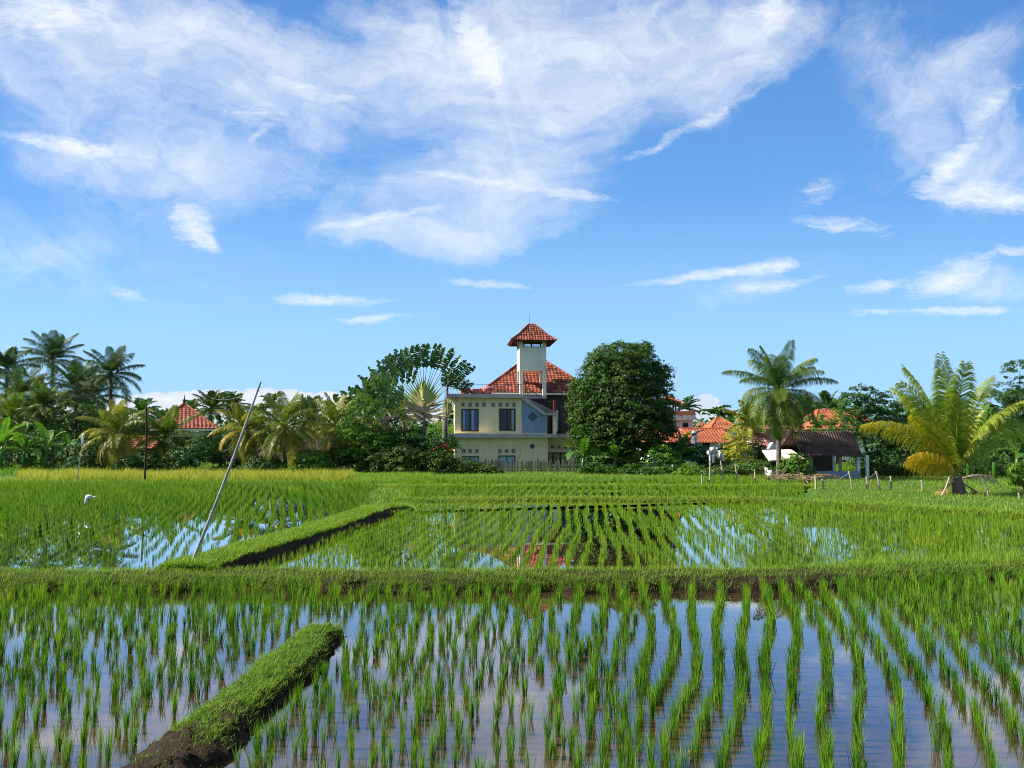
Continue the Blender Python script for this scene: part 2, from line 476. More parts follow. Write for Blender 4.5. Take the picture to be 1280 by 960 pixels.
# deepen the blue a little, as the phone's picture does
hs = N(wn, "ShaderNodeHueSaturation"); hs.inputs["Saturation"].default_value = 1.22; hs.inputs["Value"].default_value = 1.0
hz_ = N(wn, "ShaderNodeMix", data_type='RGBA')
L(mapr(V, 0.0, 0.26, 0.85, 0.0, True), hz_.inputs[0]); L(sky.outputs[0], hz_.inputs[6]); hz_.inputs[7].default_value = (2.15, 3.35, 4.55, 1)
L(hz_.outputs[2], hs.inputs["Color"])
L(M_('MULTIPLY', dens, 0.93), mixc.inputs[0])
tn = N(wn, "ShaderNodeVectorMath", operation='MULTIPLY'); L(hs.outputs[0], tn.inputs[0]); tn.inputs[1].default_value = (0.85, 0.85, 0.97)
gr = ramp(wn, [(0.0, (.195, .340, .485)), (0.13, (.160, .310, .475)), (0.32, (.070, .188, .398)), (0.60, (.045, .128, .312)), (1.0, (.04, .11, .26))], M_('MULTIPLY', V, 1.0, clamp=True))
gx_ = N(wn, "ShaderNodeVectorMath", operation='SCALE'); L(gr.outputs[0], gx_.inputs[0]); gx_.inputs["Scale"].default_value = 10.0
gm = N(wn, "ShaderNodeMix", data_type='RGBA'); gm.inputs[0].default_value = 0.78
L(tn.outputs[0], gm.inputs[6]); L(gx_.outputs[0], gm.inputs[7])
L(gm.outputs[2], mixc.inputs[6])
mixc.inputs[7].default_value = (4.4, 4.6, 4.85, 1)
mixd = N(wn, "ShaderNodeMix", data_type='RGBA')
L(M_('MULTIPLY', cumf, 0.9), mixd.inputs[0]); L(mixc.outputs[2], mixd.inputs[6])
ccol = N(wn, "ShaderNodeMix", data_type='RGBA')
L(mapr(n_c, 0.42, 0.62, 0, 1), ccol.inputs[0]); ccol.inputs[6].default_value = (3.2, 3.6, 4.1, 1); ccol.inputs[7].default_value = (4.3, 4.4, 4.5, 1)
L(ccol.outputs[2], mixd.inputs[7])
L(mixd.outputs[2], bg.inputs["Color"])
L(bg.outputs[0], wo.inputs[0])
world.cycles.sampling_method = 'MANUAL'
world.cycles.sample_map_resolution = 512

# ------------------------------------------------------------------ terrain layout
Z_NEAR, Z_MID, Z_LEFT, Z_F2, Z_F3 = 0.0, 0.06, 0.14, 0.10, 0.13


def lineA(x):            # centre line of the bank across the picture
    x = np.asarray(x, float)
    return 12.62 + 1.05 * (1 / (1 + np.exp(-(x - 6.0) / 1.3))) + 0.07 * np.sin(x * 1.1) + 0.05 * np.sin(x * 2.7 + 1)


B0 = gnd(262, 705, 0.20)[:2]
B1 = gnd(478, 636, 0.20)[:2]
B2 = gnd(492, 605, 0.20)[:2]


def xB(y):               # the bank between the left paddy and the middle paddies
    return np.interp(y, [5, B0[1], B1[1], B2[1], 60], [B0[0] - 1.2, B0[0], B1[0], B2[0], B2[0] - 1.5])


def lineD(x):
    return np.interp(x, [-12, 0, 8.5, 14.4, 20, 30], [26.6, 27.6, 27.6, 22.6, 18.6, 14.0])


def xR(y):               # where the upper paddies end on the right
    return 0.375 * np.asarray(y, float) + 0.3


Y_E, Y_F3, Y_LF = 34.6, 41.0, 36.2


def gz(x, y):
    x = np.asarray(x, float); y = np.asarray(y, float)
    left = x < xB(y)
    z = np.full(np.broadcast(x, y).shape, -0.10)
    z = np.where(left & (y > 12.5) & (y < Y_LF), 0.03, z)
    up = (~left) & (y > lineD(x))
    inup = up & (x < xR(y)) & (y < Y_F3)
    z = np.where(inup, 0.02, z)
    marg = (up & ~inup) | (left & (y >= Y_LF))
    zm = 0.18 + 0.03 * np.sin(x * 0.9) * np.sin(y * 0.7 + 1)
    z = np.where(marg, np.minimum(zm + np.maximum(y - 120, 0) * 0.0, 0.3), z)
    return z


def axis(lo, hi, step, far):
    a = list(np.arange(lo, hi, step))
    s = step
    while a[-1] < far:
        s *= 1.35; a.append(a[-1] + s)
    b = [lo]; s = step
    while b[-1] > -far:
        s *= 1.35; b.append(b[-1] - s)
    return np.array(b[:0:-1] + a)


gx, gy = axis(-36, 36, 0.4, 4000), axis(0, 60, 0.4, 4000)
XX, YY = np.meshgrid(gx, gy)
ZZ = gz(XX, YY)
nx, ny = len(gx), len(gy)
ii = np.arange(ny - 1)[:, None] * nx + np.arange(nx - 1)[None, :]
quads = np.stack([ii, ii + 1, ii + nx + 1, ii + nx], -1).reshape(-1, 4)
g = MB().add(np.stack([XX, YY, ZZ], -1).reshape(-1, 3), quads)
tag(g.build("ground", GROUND_M, smooth=True), "grassy soil of the fields and village plots", kind="structure")


def sheet(name, pts, z, label):
    import mathutils.geometry as mg
    tri = mg.tessellate_polygon([[Vector((p[0], p[1], 0)) for p in pts]])
    m = MB().add([[p[0], p[1], z] for p in pts], tris=[list(t) for t in tri])
    return tag(m.build(name, WATER_M), label, kind="structure")


sheet("water", [(-24, 0.5), (24, 0.5), (24, 13.8), (13, 13.8), (6, 13.2), (3, 12.7), (-24, 12.7)], Z_NEAR, "still water of the near paddy")
sheet("water", [(-12, 12.6), (6, 12.9), (26, 13.6), (20, 18.6), (14.4, 22.8), (8.5, 27.8), (-6, 27.6), tuple(B1), tuple(B0)], Z_MID, "still water of the middle paddy")
sheet("water", [(-34, 12.6), (B0[0] - .2, 12.6), tuple(B0), tuple(B1), tuple(B2), (B2[0], Y_LF + .2), (-34, Y_LF + .2)], Z_LEFT, "still water of the left paddy")
sheet("water", [tuple(B1), (8.5, 27.6), (12.5, 33.0), (13, Y_E + .1), (B2[0], Y_E + .1)], Z_F2, "shallow water of the narrow paddy behind the middle one")
sheet("water", [(B2[0], Y_E), (13, Y_E), (15.5, Y_F3 + .2), (B2[0], Y_F3 + .2)], Z_F3, "shallow water of the paddy next to the house garden")


def smooth_noise(t, k, amp, seed):
    r = np.random.default_rng(seed)
    s = np.zeros_like(t)
    for i in range(k):
        s += np.sin(t * r.uniform(0.8, 7) + r.uniform(0, 6)) * r.uniform(0.3, 1)
    return amp * s / math.sqrt(k)


def bank(name, pts, prof, label, seed, step=0.12, rough=0.03, ends=False, wamp=.09):
    """sweep a bank cross-section (offset to the left of travel, height) along a line"""
    pts = np.asarray(pts, float)
    seg = np.r_[0, np.cumsum(np.linalg.norm(np.diff(pts, axis=0), axis=1))]
    s = np.arange(0, seg[-1], step)
    P = np.stack([np.interp(s, seg, pts[:, 0]), np.interp(s, seg, pts[:, 1])], 1)
    T = np.gradient(P, axis=0); T /= np.linalg.norm(T, axis=1)[:, None]
    Nn = np.stack([-T[:, 1], T[:, 0]], 1)
    pr = np.asarray(prof, float)
    pr = np.stack([np.interp(np.linspace(0, len(pr) - 1, 22), np.arange(len(pr)), pr[:, i]) for i in (0, 1)], 1)
    k = len(pr)
    r = np.random.default_rng(seed)
    w = 1 + smooth_noise(s, 5, wamp, seed + 1)
    hh = 1 + smooth_noise(s, 6, 0.06, seed + 2)
    off = pr[None, :, 0] * w[:, None] + r.normal(0, rough, (len(s), k))
    z = pr[None, :, 1] * np.where(pr[None, :, 1] > 0, hh[:, None], 1) + r.normal(0, rough * 0.6, (len(s), k))
    if ends:
        e = np.clip((seg[-1] - s) / 0.55, 0, 1) ** 0.6
        e = np.where(s < seg[-1] / 2, 1, e)
        off = off * (0.35 + 0.65 * e[:, None]); z = z * e[:, None] + (1 - e[:, None]) * -0.1
    v = np.concatenate([P[:, None, :] + off[..., None] * Nn[:, None, :], z[..., None]], -1)
    ii = np.arange(len(s) - 1)[:, None] * k + np.arange(k - 1)[None, :]
    q = np.stack([ii, ii + k, ii + k + 1, ii + 1], -1).reshape(-1, 4)
    o = MB().add(v.reshape(-1, 3), q).build(name, MUD, smooth=True)
    tag(o, label, kind="structure")
    return v


# across the picture (travel +x: left of travel = away from the camera)
xa = np.arange(-26, 27, 0.25)
vA = bank("earth_bank", np.stack([xa, lineA(xa)], 1), [(-.72, -.2), (-.62, -.01), (-.54, .09), (-.46, .15), (-.28, .19), (0, .20), (.25, .19), (.42, .17), (.55, .09), (.66, -.1)],
          "muddy earth bank running across the picture between the paddies", 3, rough=0.022)
# diagonal bank (travel away from the camera: left of travel = -x)
bl = [B0 + (B0 - B1) * 0.06, B0, B0 * .5 + B1 * .5 + np.array([0.12, 0]), B1 * .9 + B0 * .1, B1, B1 + np.array([.9, .9])]
vB = bank("earth_bank", bl, [(-.58, -.1), (-.48, .05), (-.42, .14), (-.32, .21), (-.12, .25), (.2, .25), (.45, .23), (.58, .18), (.70, .05)],
          "dark sided earth bank running diagonally behind the cross bank", 4, rough=0.018, ends=True)
# the stub in the foreground
C1, C0 = gnd(416, 783, 0.0)[:2], gnd(215, 960, 0.0)[:2]
cl = [C0 + (C0 - C1) * 0.55, C0, C0 * .5 + C1 * .5 + np.array([0.05, 0]), C1]
vC = bank("earth_bank", cl, [(-.42, -.15), (-.31, 0.0), (-.25, .07), (-.17, .115), (-.02, .135), (.13, .12), (.22, .07), (.30, 0.0), (.40, -.15)],
          "short grassy earth bank ending in the near paddy", 5, step=0.05, rough=0.026, ends=True, wamp=.2)
xd = np.r_[np.arange(B1[0] - .2, 14.6, 0.3), np.arange(14.6, 24, .4)]
vD = bank("earth_bank", np.stack([xd, lineD(xd) + .25 + .10 * np.sin(xd * .9) + .08 * np.sin(xd * 2.3)], 1), [(-.5, -.1), (-.42, .04), (-.3, .13), (0, .17), (.3, .16), (.5, .05)], "low grassy earth bank behind the middle paddy", 6, ends=True)
xe = np.arange(B2[0] - 1, 14.5, 0.3)
vE = bank("earth_bank", np.stack([xe, np.full_like(xe, Y_E) + .22 * np.sin(xe * .6) + .12 * np.sin(xe * 1.7)], 1), [(-.5, -.1), (-.4, .08), (-.25, .18), (.25, .18), (.45, .08)], "far low grassy earth bank", 7)


# ------------------------------------------------------------------ blades
def blades(base, az, length, lean, curl, width, tint, mb, tip=0.15, segs=3):
    """vectorised tapering leaf blades: lean (from vertical) grows by curl along the blade"""
    n = len(base)
    t = np.linspace(0, 1, segs + 1)
    h = np.stack([np.cos(az), np.sin(az), np.zeros(n)], 1)
    wv = np.stack([-np.sin(az), np.cos(az), np.zeros(n)], 1)
    tw = rng.uniform(-1.2, 1.2, n)
    wv = wv * np.cos(tw)[:, None] + h * np.sin(tw)[:, None]
    p = base.copy()
    rows = []
    prof = np.interp(t, [0, .3, .7, 1], [.7, 1.0, .7, tip])
    for i in range(segs + 1):
        w = (width * prof[i] * .5)[:, None] * wv
        if i < segs:
            rows += [p - w, p + w]
        else:
            rows += [p]
        a = lean + curl * ((i + .5) / segs) ** 1.5
        p = p + (length / segs)[:, None] * (h * np.sin(a)[:, None] + np.array([0, 0, 1.0]) * np.cos(a)[:, None])
    k = 2 * segs + 1
    v = np.stack(rows, 1).reshape(-1, 3)
    o = (np.arange(n) * k)[:, None]
    q = np.concatenate([o + np.array([2 * i, 2 * i + 1, 2 * i + 3, 2 * i + 2]) for i in range(segs - 1)], 0)
    tr = o + np.array([2 * segs - 2, 2 * segs - 1, 2 * segs])
    tt = np.stack([np.clip(tint + (.34 * (i // 2) / segs - .15), 0, 1) for i in range(k)], 1).ravel()  # shade among crowded stems put into the tint: feet darker than tips
    mb.add(v, q, tr, tint=tt)


def in_view(x, y, m=1.6):
    return (np.abs(x) < 0.70 * y + m) & (y > 4.4)


# ---- rice hills
hills = []      # x, y, z, height, tint, spread, density


def add_hills(x, y, z, h, tint, dens):
    n = len(x)
    hills.append(np.stack([x, y, np.full(n, z), h, tint, dens], 1))


def near_field():
    xs, ys = [], []
    x0 = -11.5
    i = 0
    while x0 < 14:
        i += 1
        x0 += 0.218 if x0 < .2 else 0.285
        sl_ = min(.34, max(.10, .15 + .075 * x0))
        bow = -.018
        y = 4.2 + rng.uniform(0, .2)
        while y < 14.6:
            sp = 0.125 if x0 > 0.3 else 0.19
            xx = x0 + sl_ * (y - 8.5) + bow * (y - 8.5) ** 2 + 0.05 * math.sin(y * 1.3 + i) + 0.07 * math.sin(y * .55 + i * .4)
            xs.append(xx); ys.append(y)
            y += sp * rng.uniform(.75, 1.25)
    x, y = np.array(xs), np.array(ys)
    j = np.where(x > 0.5 + .1 * y, .022, .05)
    x += rng.normal(0, 1, len(x)) * j; y += rng.normal(0, .03, len(x))
    keep = in_view(x, y) & (y < lineA(x) - .50)
    # clear of the stub bank
    d = C1 - C0; dl = np.linalg.norm(d); d = d / dl
    t = (x - C0[0]) * d[0] + (y - C0[1]) * d[1]
    s = (x - C0[0]) * -d[1] + (y - C0[1]) * d[0]
    keep &= ~((t < dl + .25) & (np.abs(s) < .42))
    keep &= rng.random(len(x)) > np.where(x < 0.2 * y - .8, .12, .04)
    # a gap of open water in the middle right
    return x[keep], y[keep]


x, y = near_field()
patch = smooth_noise(x * .7 + y * .4, 5, .5, 21)
h = np.clip(rng.normal(.222, .036, len(x)) + .02 * patch + .045 * np.clip((y - 8) / 4, 0, 1), .16, .40)
add_hills(x, y, Z_NEAR, h, np.clip(rng.normal(.34, .14, len(x)) + .10 * patch + .20 * np.clip((y - 8) / 4, -0.2, 1), 0, 1), np.clip(rng.normal(1, .25, len(x)), .5, 1.7))


def grid_field(x0, x1, y0, y1, rs, sp, slope, keepf, z, hmean, tmean, dens, jit=.03, miss=.04):
    xs, ys = [], []
    yc = (y0 + y1) / 2
    for xr in np.arange(x0, x1, rs):
        n = int((y1 - y0) / sp)
        yv = y0 + (np.arange(n) + rng.uniform(0, 1)) * sp
        xv = xr + slope * (yv - yc) + .06 * np.sin(yv * .8 + xr * 3) + .05 * np.sin(yv * .33 + xr)
        xs.append(xv); ys.append(yv)
    x, y = np.concatenate(xs), np.concatenate(ys)
    x = x + rng.normal(0, jit, len(x)); y = y + rng.normal(0, jit, len(x))
    k = in_view(x, y) & keepf(x, y) & (rng.random(len(x)) > miss)
    x, y = x[k], y[k]
    pt = smooth_noise(x * .5 + y * .33, 5, .5, int(z * 1000) + 3)
    add_hills(x, y, z, np.clip(rng.normal(hmean, hmean * .12, len(x)) * (1 + .08 * pt), .15, .6),
              np.clip(rng.normal(tmean, .09, len(x)) + .09 * pt, 0, 1), np.clip(rng.normal(dens, .2, len(x)), .4, 1.8))


grid_field(-16, 26, 12.8, 28.2, .285, .165, .10, lambda x, y: (y > lineA(x) + .55) & (y < lineD(x) - .30) & (x > xB(y) + .55), Z_MID, .195, .72, .66, jit=.015)
grid_field(-40, 8, 12.8, 36.5, .275, .17, -.30, lambda x, y: (y > lineA(x) + .75) & (x < xB(y) - .75) & (y < Y_LF - .2), Z_LEFT, .175, .48, .62, jit=.025)
grid_field(-14, 22, 27, 35, .335, .20, .10, lambda x, y: (y > lineD(x) + .7) & (y < Y_E - .4) & (x > xB(y) + .6) & (x < xR(y) - .3), Z_F2, .25, .64, .9)
grid_field(-16, 22, 34.5, 41.5, .335, .22, .10, lambda x, y: (y > Y_E + .5) & (y < Y_F3) & (x > xB(y) + .4) & (x < xR(y) - .3), Z_F3, .28, .66, 1.0)
H = np.concatenate(hills)
far_l = (H[:, 2] == Z_LEFT)
H[far_l, 3] *= np.interp(H[far_l, 1], [19, 27], [.92, 1.6])
H[far_l, 5] *= np.interp(H[far_l, 1], [18, 26], [.85, 1.6])


def rice_blades(mb, C, wscale, nb_base):
    """C: hills (x,y,z,h,tint,dens)"""
    nb = np.maximum(4, (nb_base * C[:, 5]).astype(int))
    idx = np.repeat(np.arange(len(C)), nb)
    n = len(idx)
    az = rng.uniform(0, 2 * PI, n)
    r = np.abs(rng.normal(0, .016, n))
    base = C[idx, :3] + np.stack([r * np.cos(az), r * np.sin(az), np.full(n, -.02)], 1)
    ln = C[idx, 3] * rng.uniform(.60, 1.12, n)
    lean = np.abs(rng.normal(.06, .07, n))
    curl = np.abs(rng.normal(.14, .18, n))
    w = rng.uniform(.0045, .0078, n) * wscale[idx]
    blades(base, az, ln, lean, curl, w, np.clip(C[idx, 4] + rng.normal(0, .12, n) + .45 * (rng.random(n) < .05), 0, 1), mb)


edge = far_l & (H[:, 1] < 21) & (np.abs(H[:, 0]) > .36 * H[:, 1])
H[edge, 5] *= .85; H[edge, 3] *= .88
order = np.argsort(H[:, 1] + 0.0)
inframe = np.abs(H[order, 0]) < 0.662 * H[order, 1] + 0.05
sel = order[inframe & (H[order, 1] > 5.55)][:300]
rest = np.setdiff1d(np.arange(len(H)), sel)
mb = MB()
wsc = np.interp(H[rest, 1], [5, 12, 20, 40], [1.0, 1.0, 1.2, 2.2])
nbase = np.interp(H[rest, 1], [5, 13, 25, 40], [32, 24, 14, 9])
rice_blades(mb, H[rest], wsc, nbase)
tag(mb.build("young_rice", RICE), "young green rice standing in rows across all the paddies", kind="stuff")
print("rice hills", len(H), "blades verts", mb.n)

var = []
for k in range(24):
    m_ = MB()
    rice_blades(m_, np.array([[0, 0, 0, .37, rng.uniform(.38, .52), rng.uniform(.65, 1.5)]]), np.array([1.0]), 34)
    var.append(m_.mesh("rice_plant", RICE))
dC = (C1 - C0) / np.linalg.norm(C1 - C0)
for i, k in enumerate(sel):
    o = bpy.data.objects.new("rice_plant", var[i % 24])
    COL.objects.link(o)
    o.location = H[k, :3]
    o.rotation_euler = (0, 0, rng.uniform(0, 2 * PI))
    s = H[k, 3] / .34
    o.scale = (s, s, s)
    side = (H[k, 0] - C0[0]) * -dC[1] + (H[k, 1] - C0[1]) * dC[0]
    if side > 0:
        tag(o, "green rice seedling tuft in the nearest water, left of the short grassy bank", "rice plant", "rice seedlings left of the short bank")
    else:
        tag(o, "green rice seedling tuft in the nearest rows, right of the short grassy bank", "rice plant", "rice seedlings right of the short bank")


# ---- grass on the banks and margins
def scatter_on(v, c0, c1, n, keep=None):
    """random points on the swept surface v between profile columns c0..c1"""
    i = rng.uniform(0, v.shape[0] - 1.01, n); j = rng.uniform(c0, c1 - .01, n)
    i0, j0 = i.astype(int), j.astype(int)
    a, b = (i - i0)[:, None], (j - j0)[:, None]
    p = (v[i0, j0] * (1 - a) + v[i0 + 1, j0] * a) * (1 - b) + (v[i0, j0 + 1] * (1 - a) + v[i0 + 1, j0 + 1] * a) * b
    k = in_view(p[:, 0], p[:, 1], 1.0)
    if keep is not None: k &= keep(p)
    return p[k]


def grass(mb, p, h0, h1, w, tm, ts=.15, lean=.35, curl=.7):
    n = len(p)
    pt = smooth_noise(p[:, 0] * 1.3 + p[:, 1] * .9, 5, .5, 77)
    hh = rng.uniform(h0, h1, n) * (1 + .35 * pt)
    blades(p, rng.uniform(0, 2 * PI, n), np.maximum(hh, .03), np.abs(rng.normal(lean, .2, n)), np.abs(rng.normal(curl, .3, n)), rng.uniform(.7, 1.3, n) * w,
           np.clip(rng.normal(tm, ts, n) + .15 * pt, 0, 1), mb, segs=2)


mb = MB()
# cross bank: top and back all along, a ragged fringe over the front
pA = scatter_on(vA, 8, 19, 62000)
grass(mb, pA, .04, .13, .006, .60)
pf = scatter_on(vA, 1.5, 9, 60000, lambda p: (rng.random(len(p)) < np.clip(.70 + .40 * np.sin(p[:, 0] * .9 + 1) - .05 * (p[:, 0] > -1) * (p[:, 0] < 7) * 4 + .9 * (p[:, 0] < -3), .03, 1)) & (p[:, 2] > .01))
grass(mb, pf, .04, .14, .006, .52)
pt_ = scatter_on(vA, 10, 20, 60000, lambda p: (p[:, 0] > 4.5) & (rng.random(len(p)) < np.clip((p[:, 0] - 4.5) / 5, 0, .32)))
grass(mb, pt_, .12, .34, .006, .70, lean=.25)
tag(mb.build("bank_grass", GRASS), "short grass growing over the bank across the picture", kind="stuff")

mb = MB()
pB = scatter_on(vB, 8, 21, 60000)
grass(mb, pB, .06, .14, .012, .60)
tag(mb.build("bank_grass", GRASS), "grass along the top of the diagonal bank", kind="stuff")

mb = MB()
dl = np.linalg.norm(C1 - C0)
bare = lambda p: rng.random(len(p)) < np.clip((((p[:, 0] - C0[0]) * dC[0] + (p[:, 1] - C0[1]) * dC[1]) - .15 + .45 * np.sin(p[:, 0] * 9) * np.sin(p[:, 1] * 7)) / .8, .02, 1)
pC = scatter_on(vC, 7.5, 18, 30000, bare)
grass(mb, pC, .03, .095, .0045, .50, lean=.6, curl=.9)
pC3 = scatter_on(vC, 6, 18, 2600, lambda p: bare(p) & (np.sin(p[:, 0] * 5 + 2) * np.sin(p[:, 1] * 4.3) > .1))
grass(mb, pC3, .10, .22, .005, .55, lean=.4, curl=1.2)
pC2 = scatter_on(vC, 4, 8, 3000, lambda p: bare(p) & (p[:, 2] > .04))
grass(mb, pC2, .03, .09, .0045, .42, lean=.5, curl=1.0)
tag(mb.build("bank_grass", GRASS), "fine short grass on the stub of bank in the near paddy", kind="stuff")

mb = MB()
grass(mb, scatter_on(vD, 3, 21, 34000), .05, .18, .014, .66)
grass(mb, scatter_on(vE, 4, 20, 22000), .05, .18, .018, .68)


def area(x0, x1, y0, y1, n, keep):
    p = np.stack([rng.uniform(x0, x1, n), rng.uniform(y0, y1, n)], 1)
    k = keep(p[:, 0], p[:, 1]) & in_view(p[:, 0], p[:, 1], 2.0)
    p = p[k]
    return np.concatenate([p, gz(p[:, 0], p[:, 1])[:, None] - .01], 1)


pm = area(-7, 40, 18, 54, 190000, lambda x, y: (x > xB(y)) & (y > lineD(x) + .4) & ((x > xR(y) - .1) | (y > Y_F3 - .1)))
grass(mb, pm, .05, .20, .016, .62, ts=.2)
tag(mb.build("margin_grass", GRASS), "rough green grass on the plot margins before the village", kind="stuff")
mb = MB()
pe = area(-44, -1, Y_LF - .4, 47, 120000, lambda x, y: (x < xB(y) + 1.5) & (y > Y_LF - .2) & ((y < 40) | (x > -.25 * y)))
grass(mb, pe, .10, .32, .02, .62)
tag(mb.build("margin_grass", GRASS), "green grass edging the far side of the left paddy", kind="stuff")
mb = MB()
py_ = area(-30, -8, 37.2, 43, 52000, lambda x, y: (x < -.205 * y) & (x > -.635 * y) & (rng.random(len(x)) < .35 + .65 * np.clip(.5 + np.sin(x * 1.9 + 1.3 * np.sin(y * 1.7)) * np.sin(y * 1.1 + x * .5), 0, 1)))
pyn = smooth_noise(py_[:, 0] * .8, 5, .5, 5)
grass(mb, py_, .16, .60, .022, .34, ts=.27, lean=.2, curl=.5)
tag(mb.build("tall_yellow_grass", YGRASS), "tall yellow grass in a strip below the palms at left", kind="stuff")
mb = MB()
pq = area(-14, -2, B1[1] - 1.0, Y_F3 + 1, 60000, lambda x, y: np.abs(x - xB(y)) < .85)
pq[:, 2] = .06
grass(mb, pq, .08, .24, .02, .62)
tag(mb.build("margin_grass", GRASS), "strip of grass continuing the diagonal bank towards the hedge", kind="stuff")
mb = MB()
pu = area(-50, 44, 42.5, 62, 70000, lambda x, y: (x < -.2 * y) | (x > .40 * y))
grass(mb, pu, .15, .45, .03, .35)
tag(mb.build("undergrowth", GRASS), "shaded undergrowth on the ground beneath the trees", kind="stuff")
# ------------------------------------------------------------------ buildings: materials
def plaster(name, c, dirt=0.75, scale=1.2):
    m, nt, out = nm(name)
    p = N(nt, "ShaderNodeBsdfPrincipled"); p.inputs["Roughness"].default_value = 0.9; p.inputs["Specular IOR Level"].default_value = 0.2
    tc_ = N(nt, "ShaderNodeTexCoord")
    n1 = N(nt, "ShaderNodeTexNoise"); n1.inputs["Scale"].default_value = scale; n1.inputs["Detail"].default_value = 8; n1.inputs["Roughness"].default_value = .7
    nt.links.new(tc_.outputs["Object"], n1.inputs["Vector"])
    mp = N(nt, "ShaderNodeMapping"); mp.inputs["Scale"].default_value = (3.5, 3.5, 0.35)
    nt.links.new(tc_.outputs["Object"], mp.inputs[0])
    n2 = N(nt, "ShaderNodeTexNoise"); n2.inputs["Scale"].default_value = 1.6; n2.inputs["Detail"].default_value = 6
    nt.links.new(mp.outputs[0], n2.inputs["Vector"])
    ad = N(nt, "ShaderNodeMath", operation='MULTIPLY_ADD'); nt.links.new(n1.outputs["Fac"], ad.inputs[0]); ad.inputs[1].default_value = .6
    m2 = N(nt, "ShaderNodeMath", operation='MULTIPLY'); nt.links.new(n2.outputs["Fac"], m2.inputs[0]); m2.inputs[1].default_value = .4
    nt.links.new(m2.outputs[0], ad.inputs[2])
    r = ramp(nt, [(0.34, tuple(x * dirt * .8 for x in c)), (0.47, tuple(x * .93 for x in c)), (0.62, c)], ad.outputs[0])
    nt.links.new(r.outputs[0], p.inputs["Base Color"])
    nt.links.new(p.outputs[0], out.inputs[0])
    return m


def glass_mat(name, tintc=(0.93, 0.96, 0.97), refl=None):
    m, nt, out = nm(name)
    tr = N(nt, "ShaderNodeBsdfTransparent"); tr.inputs[0].default_value = rgba(tintc)
    gl = N(nt, "ShaderNodeBsdfGlossy"); gl.inputs["Roughness"].default_value = 0.03
    fr = N(nt, "ShaderNodeFresnel"); fr.inputs[0].default_value = 1.5
    mx = N(nt, "ShaderNodeMixShader")
    if refl: mx.inputs[0].default_value = refl
    else: nt.links.new(fr.outputs[0], mx.inputs[0])
    nt.links.new(tr.outputs[0], mx.inputs[1]); nt.links.new(gl.outputs[0], mx.inputs[2])
    nt.links.new(mx.outputs[0], out.inputs[0])
    return m


def tile_mat(name, stops, nscale=2.2):
    m, nt, out = nm(name)
    p = N(nt, "ShaderNodeBsdfPrincipled"); p.inputs["Roughness"].default_value = .8; p.inputs["Specular IOR Level"].default_value = .25
    tc_ = N(nt, "ShaderNodeTexCoord")
    n1 = N(nt, "ShaderNodeTexNoise"); n1.inputs["Scale"].default_value = nscale; n1.inputs["Detail"].default_value = 8; n1.inputs["Roughness"].default_value = .75
    nt.links.new(tc_.outputs["Object"], n1.inputs["Vector"])
    a = N(nt, "ShaderNodeAttribute", attribute_name="tint")
    s = N(nt, "ShaderNodeMath", operation='MULTIPLY_ADD'); nt.links.new(n1.outputs["Fac"], s.inputs[0]); s.inputs[1].default_value = 1.1; s.inputs[2].default_value = -.30
    ad = N(nt, "ShaderNodeMath", operation='MULTIPLY_ADD'); nt.links.new(a.outputs["Fac"], ad.inputs[0]); ad.inputs[1].default_value = .55; nt.links.new(s.outputs[0], ad.inputs[2])
    r = ramp(nt, stops, ad.outputs[0])
    nt.links.new(r.outputs[0], p.inputs["Base Color"])
    nt.links.new(p.outputs[0], out.inputs[0])
    return m


YELLOW = plaster("yellow_plaster", (0.95, 0.79, 0.46), .85)
CREAM = plaster("cream_plaster", (0.86, 0.79, 0.64), .85)
BLUEW = plaster("blue_plaster", (0.25, 0.34, 0.45))
WHITE = plaster("white_plaster", (0.60, 0.59, 0.57), .6)
PALEB = plaster("pale_blue_plaster", (0.60, 0.68, 0.74))
PINKW = plaster("pink_plaster", (0.70, 0.56, 0.50))
CONC = plaster("grey_concrete", (0.50, 0.44, 0.41), .55)
OCHRE = plaster("ochre_plaster", (0.50, 0.20, 0.07))
DARKW = plaster("dark_wall", (0.10, 0.075, 0.06))
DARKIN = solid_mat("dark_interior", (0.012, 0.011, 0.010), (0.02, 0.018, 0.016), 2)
WOODF = solid_mat("dark_brown_wood", (0.05, 0.022, 0.014), (0.03, 0.014, 0.010), 6, rough=.5)
SLATE = solid_mat("slate_ornament", (0.10, 0.13, 0.17), (0.06, 0.08, 0.10), 9, rough=.6)
CURT_W = solid_mat("white_curtain", (0.74, 0.76, 0.78), (0.60, 0.64, 0.70), 2, stretch=(14, 14, .4))
CURT_B = solid_mat("blue_curtain", (0.08, 0.16, 0.46), (0.05, 0.11, 0.34), 2, stretch=(14, 14, .4))
CURT_P = solid_mat("pale_blue_curtain", (0.62, 0.80, 0.88), (0.52, 0.70, 0.82), 2, stretch=(14, 14, .4))
IRON = solid_mat("dark_iron", (0.035, 0.03, 0.03), (0.06, 0.045, 0.04), 8, rough=.6)
REDP = solid_mat("red_paint", (0.30, 0.035, 0.03), (0.22, 0.03, 0.03), 6, rough=.6)
PINKS = solid_mat("pink_sackcloth", (0.62, 0.20, 0.19), (0.45, 0.12, 0.13), 5, bump=.6, rough=.9)
STEEL = solid_mat("stainless_steel", (0.55, 0.57, 0.60), (0.45, 0.47, 0.5), 3, rough=.3, metal=.8)
PLASTW = solid_mat("white_plastic", (0.74, 0.74, 0.72), (0.60, 0.60, 0.58), 5, rough=.55, bump=.3)
PVC = solid_mat("grey_pipe", (0.45, 0.46, 0.47), (0.34, 0.35, 0.36), 5, rough=.5)
BAMBOO = solid_mat("weathered_bamboo", (0.40, 0.35, 0.26), (0.26, 0.22, 0.16), 3, stretch=(1, 1, .4), use_tint=True)
